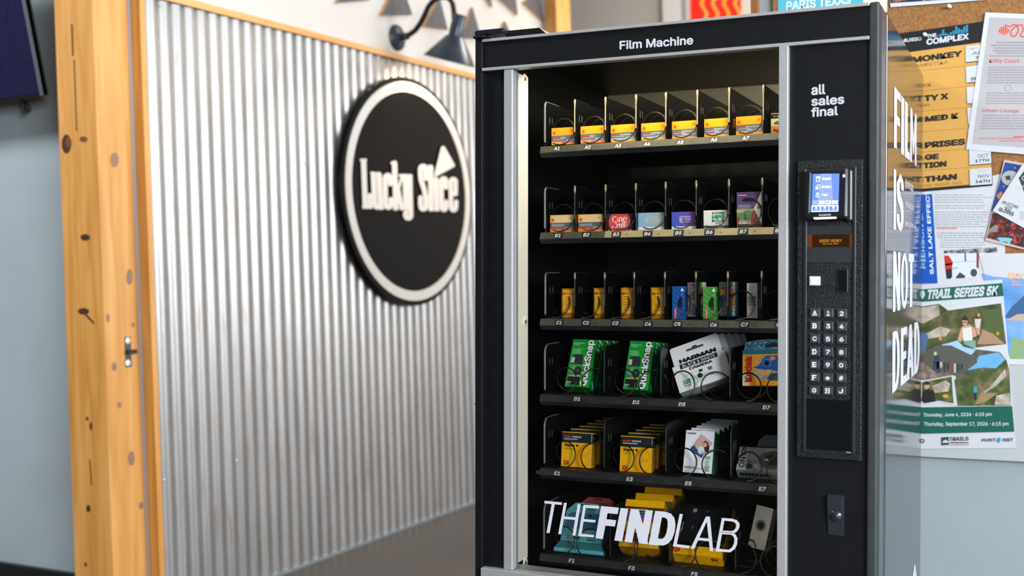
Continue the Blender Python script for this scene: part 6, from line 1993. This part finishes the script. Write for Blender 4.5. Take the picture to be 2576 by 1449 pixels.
# white stamp flyer
mb, p, done = paper('flyer', 'white flyer with a black sketch stamp, tilted over the night-sky poster', 'flyer', [s3(1680, 130), (2700, 520), (2660, 620), s3(1352, 640)], 5, PAPER)
BK = P('3A3E40', 0.55)
p.poly([s3(1630, 290), s3(1690, 210), (2600, 470), (2590, 520)], BK); p.ring(s3(1690, 290), 6, 6, 0.3, TW, 14)
p.lines(*s3(1590, 410), *s3(1690, 360), 3, P('C4C8CC', 0.6), 0.4, 0.2)
p.text('SPLITTING', s3(1448, 560), s3(1618, 620), s3(1462, 530), BK, 0.02); p.L -= 1
p.text('GLOVES', s3(1410, 640), s3(1570, 700), s3(1424, 600), BK, 0.04); p.L -= 1
p.poly([s3(1480, 600), s3(1530, 575), s3(1565, 625), s3(1530, 650), s3(1490, 640)], NZ('sketch_print', [(0.45, '2E3234'), (0.55, 'D4D8DC')], (1, 1, 1), 260, 3, rough=0.5))
p.lines(*s3(1640, 730), *s3(1700, 640), 5, GINK, 0.4)
done()
# white card and blue lake poster at the right edge
mb, p, done = paper('poster', 'blue mountain lake poster with orange letters at the right edge of the picture', 'poster', [s3(1205, 1112), (2700, 632), (2740, 925), (2538, 917)], 1.6, PAPER)
LAKE = NZ('lake_print', [(0.3, '4A86C8'), (0.55, '6FA4DA'), (0.75, '8FBCE4')], (1, 1, 1), 14, rough=0.5)
p.poly([(2470, 688), (2500, 696), (2560, 700), (2700, 700), (2735, 905), (2540, 900)], LAKE)
p.poly([(2525, 800), (2545, 772), (2580, 740), (2720, 740), (2735, 800)], P('3A5E8C', 0.5)); p.poly([(2530, 806), (2560, 790), (2720, 786), (2735, 800), (2735, 812)], P('C0A894', 0.5)); p.poly([(2540, 880), (2550, 845), (2600, 870), (2730, 880), (2735, 905), (2540, 903)], P('88A878', 0.5))
SO = P('E8B08C', 0.5)
p.text('Stories', s3(1510, 1370), (2640, 704), s3(1510, 1300), SO, 0.03)
p.text('Now', s3(1555, 1412), s3(1650, 1412), s3(1555, 1385), SO, 0.02); p.text('Island', s3(1550, 1445), s3(1660, 1445), s3(1550, 1418), SO, 0.02)
done()
# trail race flyer
mb, p, done = paper('trail_flyer', 'trail race flyer with runners in green hills and two green date bands', 'flyer', [(2180, 728), (2521, 703), (2556, 1127), (2180, 1130)], 3.4, PAPER)


def s4(x, y):
    return (2180 + x * 0.3314, 680 + y * 0.3314)


DG = P('0E5C4E', 0.5)
p.poly([s4(0, 178), s4(1030, 97), s4(1040, 195), s4(0, 270)], DG)
p.text('ROAD', s4(180, 240), s4(435, 224), s4(195, 165), TW, 0.05); p.text('TRAIL SERIES 5K', s4(452, 222), s4(990, 190), s4(466, 146), TW, 0.05)
HILL = NZ('hillside_print', [(0.3, '26331A'), (0.48, '46522A'), (0.6, '6C5F40'), (0.74, '988C74')], (1, 1, 1), 26, 6, rough=0.5)
HILL2 = NZ('meadow_print', [(0.3, '2C3E1E'), (0.5, '4C5C2E'), (0.65, '7C6C4A'), (0.78, '9C907C')], (1, 1, 1), 30, 6, rough=0.5)
ROCK = NZ('boulder_print', [(0.3, '8A8070'), (0.7, 'CFC8B8')], (1, 1, 1), 40, 5, rough=0.5)
p.poly([s4(0, 300), s4(415, 275), s4(550, 255), s4(620, 305), s4(1020, 250), s4(1030, 330), s4(1060, 560), s4(800, 590), s4(560, 560), s4(420, 640), s4(0, 660)], HILL)
p.poly([s4(300, 400), s4(430, 280), s4(545, 262), s4(555, 340), s4(440, 400)], ROCK); p.L -= 1
p.poly([s4(430, 490), s4(560, 425), s4(640, 450), s4(600, 500), s4(460, 520)], ROCK); p.L -= 1
p.poly([s4(880, 300), s4(1020, 290), s4(1050, 540), s4(960, 560), s4(900, 440)], P('4C5C34', 0.5))
PATH = P('A8866A', 0.5)
p.poly([s4(840, 560), s4(880, 450), s4(960, 480), s4(1050, 560)], PATH)
# runners (generic figures in the printed picture)
SKI, TEE, SHO, HAI = P('C89A80', 0.5), P('D8DCD8', 0.5), P('7AA08C', 0.5), P('2A2220', 0.5)
p.poly([s4(690, 530), s4(720, 430), s4(780, 410), s4(830, 450), s4(835, 500), s4(780, 520), s4(760, 470), s4(715, 545)], SKI); p.poly([s4(728, 440), s4(795, 430), s4(805, 530), s4(735, 540)], TEE); p.poly([s4(738, 535), s4(825, 530), s4(832, 590), s4(745, 590)], SHO); p.disc(s4(745, 390), 7, 10, SKI, 12); p.poly([s4(715, 380), s4(740, 345), s4(768, 360), s4(770, 380)], HAI); p.line([s4(722, 396), s4(760, 392)], 2.2, HAI)
p.disc(s4(845, 350), 4, 5, HAI, 10); p.poly([s4(820, 370), s4(870, 368), s4(860, 440), s4(828, 440)], P('D0C8BC', 0.5)); p.poly([s4(830, 435), s4(862, 435), s4(858, 490), s4(840, 490)], SKI)
p.poly([s4(415, 480), s4(440, 470), s4(470, 500), s4(440, 640), s4(418, 640)], P('4A6C8E', 0.5))
for x, y in ((995, 480), (850, 340), (560, 520)):
    p.disc(s4(x, y), 4, 5, P('C8962E', 0.5), 8); p.L -= 1
p.up()
# sky band and second picture row
p.poly([s4(0, 650), s4(420, 620), s4(560, 560), s4(700, 540), s4(830, 600), s4(1010, 620), s4(1060, 680), s4(1085, 760), s4(1095, 1020), s4(690, 1030), s4(680, 800), s4(420, 800), s4(0, 830)], NZ('mountain_print', [(0.3, '34363A'), (0.55, '55564E'), (0.7, '77786A')], (1, 1, 1), 30, 5, rough=0.5))
p.poly([s4(570, 566), s4(690, 532), s4(735, 580), s4(830, 602), s4(800, 640), s4(700, 640)], P('9CC6E6', 0.5)); p.L -= 1
p.poly([s4(765, 758), s4(840, 690), s4(850, 650), s4(1000, 622), s4(1055, 676), s4(980, 745), s4(880, 738)], P('66ACDA', 0.5))
p.poly([s4(430, 650), s4(520, 570), s4(640, 570), s4(830, 660), s4(840, 700), s4(760, 760), s4(650, 790), s4(420, 800)], P('55544C', 0.5))
p.poly([s4(0, 790), s4(430, 700), s4(530, 780), s4(660, 780), s4(640, 800), s4(480, 830), s4(0, 850)], NZ('gravel_print', [(0.3, '5A4A44'), (0.6, '927E74'), (0.75, 'B8A494')], (1, 1, 1), 60, 5, rough=0.5))
for k in range(9):
    x = 505 + k * 26; hgt = 70 - (k % 3) * 14
    p.poly([s4(x, 690 + k * 3), s4(x + 18, 690 + k * 3), s4(x + 16, 690 + hgt + k * 3), s4(x + 2, 690 + hgt + k * 3)], P(['28323C', '8A3A34', 'B8B4AC', '2E3438'][k % 4], 0.5)); p.L -= 1
p.poly([s4(510, 650), s4(550, 650), s4(560, 770), s4(540, 785), s4(525, 730)], P('24405A', 0.5)); p.L -= 1
p.disc(s4(522, 632), 4, 5, P('C8B8A8', 0.5), 10)
p.poly([s4(670, 830), s4(850, 740), s4(960, 760), s4(1060, 680), s4(1085, 760), s4(1095, 1025), s4(690, 1030), s4(672, 900)], HILL2)
p.poly([s4(940, 880), s4(1050, 750), s4(1062, 800), s4(980, 880), s4(900, 930), s4(880, 925)], ROCK); p.L -= 1
p.poly([s4(970, 1020), s4(985, 950), s4(1085, 930), s4(1095, 1020)], ROCK); p.L -= 1
p.poly([s4(820, 1020), s4(870, 930), s4(1000, 930), s4(900, 1000)], P('9A8262', 0.5)); p.L -= 1
p.disc(s4(825, 905), 5, 9, P('2F9CA8', 0.5), 10); p.poly([s4(812, 930), s4(838, 930), s4(832, 985), s4(818, 985)], HAI)
# left lower picture with a runner in black
p.poly([s4(415, 840), s4(660, 795), s4(690, 1030), s4(560, 1000), s4(480, 1020), s4(415, 1010)], TW)
p.poly([s4(420, 850), s4(645, 805), s4(660, 1010), s4(600, 1000), s4(560, 990), s4(420, 1000)], HILL2)
p.poly([s4(495, 880), s4(600, 835), s4(635, 860), s4(620, 920), s4(520, 930)], ROCK); p.disc(s4(600, 955), 8, 5, P('C8A030', 0.5), 10)
p.poly([s4(415, 990), s4(425, 920), s4(470, 900), s4(510, 920), s4(525, 995), s4(440, 1010)], P('1E1C1C', 0.5)); p.disc(s4(458, 875), 7, 9, SKI, 12); p.poly([s4(432, 870), s4(450, 838), s4(482, 855), s4(480, 868)], HAI)
p.poly([s4(0, 1050), s4(415, 1040), s4(1105, 1030), s4(1122, 1225), s4(0, 1250)], DG)
p.text('Thursday, June 4, 2026 · 6:15 pm', s4(430, 1118), s4(950, 1112), s4(430, 1084), TW, 0.02)
p.text('Thursday, September 17, 2026 · 6:15 pm', s4(435, 1188), s4(1078, 1186), s4(435, 1152), TW, 0.02)
p.ring(s4(425, 1296), 5, 5.5, 0.4, P('1A3A34', 0.5), 16)
p.poly([s4(568, 1268), s4(622, 1264), s4(626, 1325), s4(572, 1328)], P('274A44', 0.5)); p.poly([s4(575, 1300), s4(600, 1285), s4(622, 1300), s4(622, 1308), s4(580, 1310)], TW)
p.text('TRAILS', s4(628, 1296), s4(775, 1292), s4(628, 1266), P('23403C', 0.5), 0.02); p.lines(*s4(636, 1312), *s4(778, 1302), 1, P('23403C', 0.5), 0.8, 0.0); p.lines(*s4(638, 1326), *s4(778, 1318), 1, P('A85A58', 0.5), 0.6, 0.0)
p.text('FLEET', s4(876, 1300), s4(978, 1297), s4(880, 1278), P('4A4F54', 0.5), 0.03); p.text('FEET', s4(1032, 1300), s4(1112, 1298), s4(1036, 1276), P('4A4F54', 0.5), 0.03)
p.poly([s4(995, 1278), s4(1018, 1266), s4(1016, 1290), s4(1008, 1312), s4(988, 1292)], P('1FA0C8', 0.5))
done()
# push pins
for (x, y, lab) in ((2389, 17, 'white push pin holding the bottom edge of the navy poster'), (2328, 88, 'white push pin in the black header of the amber poster')):
    q = wp(x, y, 1, YC - 0.006)
    mb = MB(); mb.lathe([(0, 0.014), (0.005, 0.014), (0.005, 0.011), (0.0028, 0.009), (0.0035, 0.002), (0.0055, 0.0), (0, 0)], T(*q) @ Matrix.Rotation(math.pi / 2, 4, 'X'), P('ECE6DE', 0.3), 14)
    mb.tube([q, q + np.array([0, 0.008, 0])], 0.0006, P('9A9A9A', 0.3, 0.8), 5)
    tag(mb.build('push_pin'), lab, 'push pin', 'push pins on the notice board')
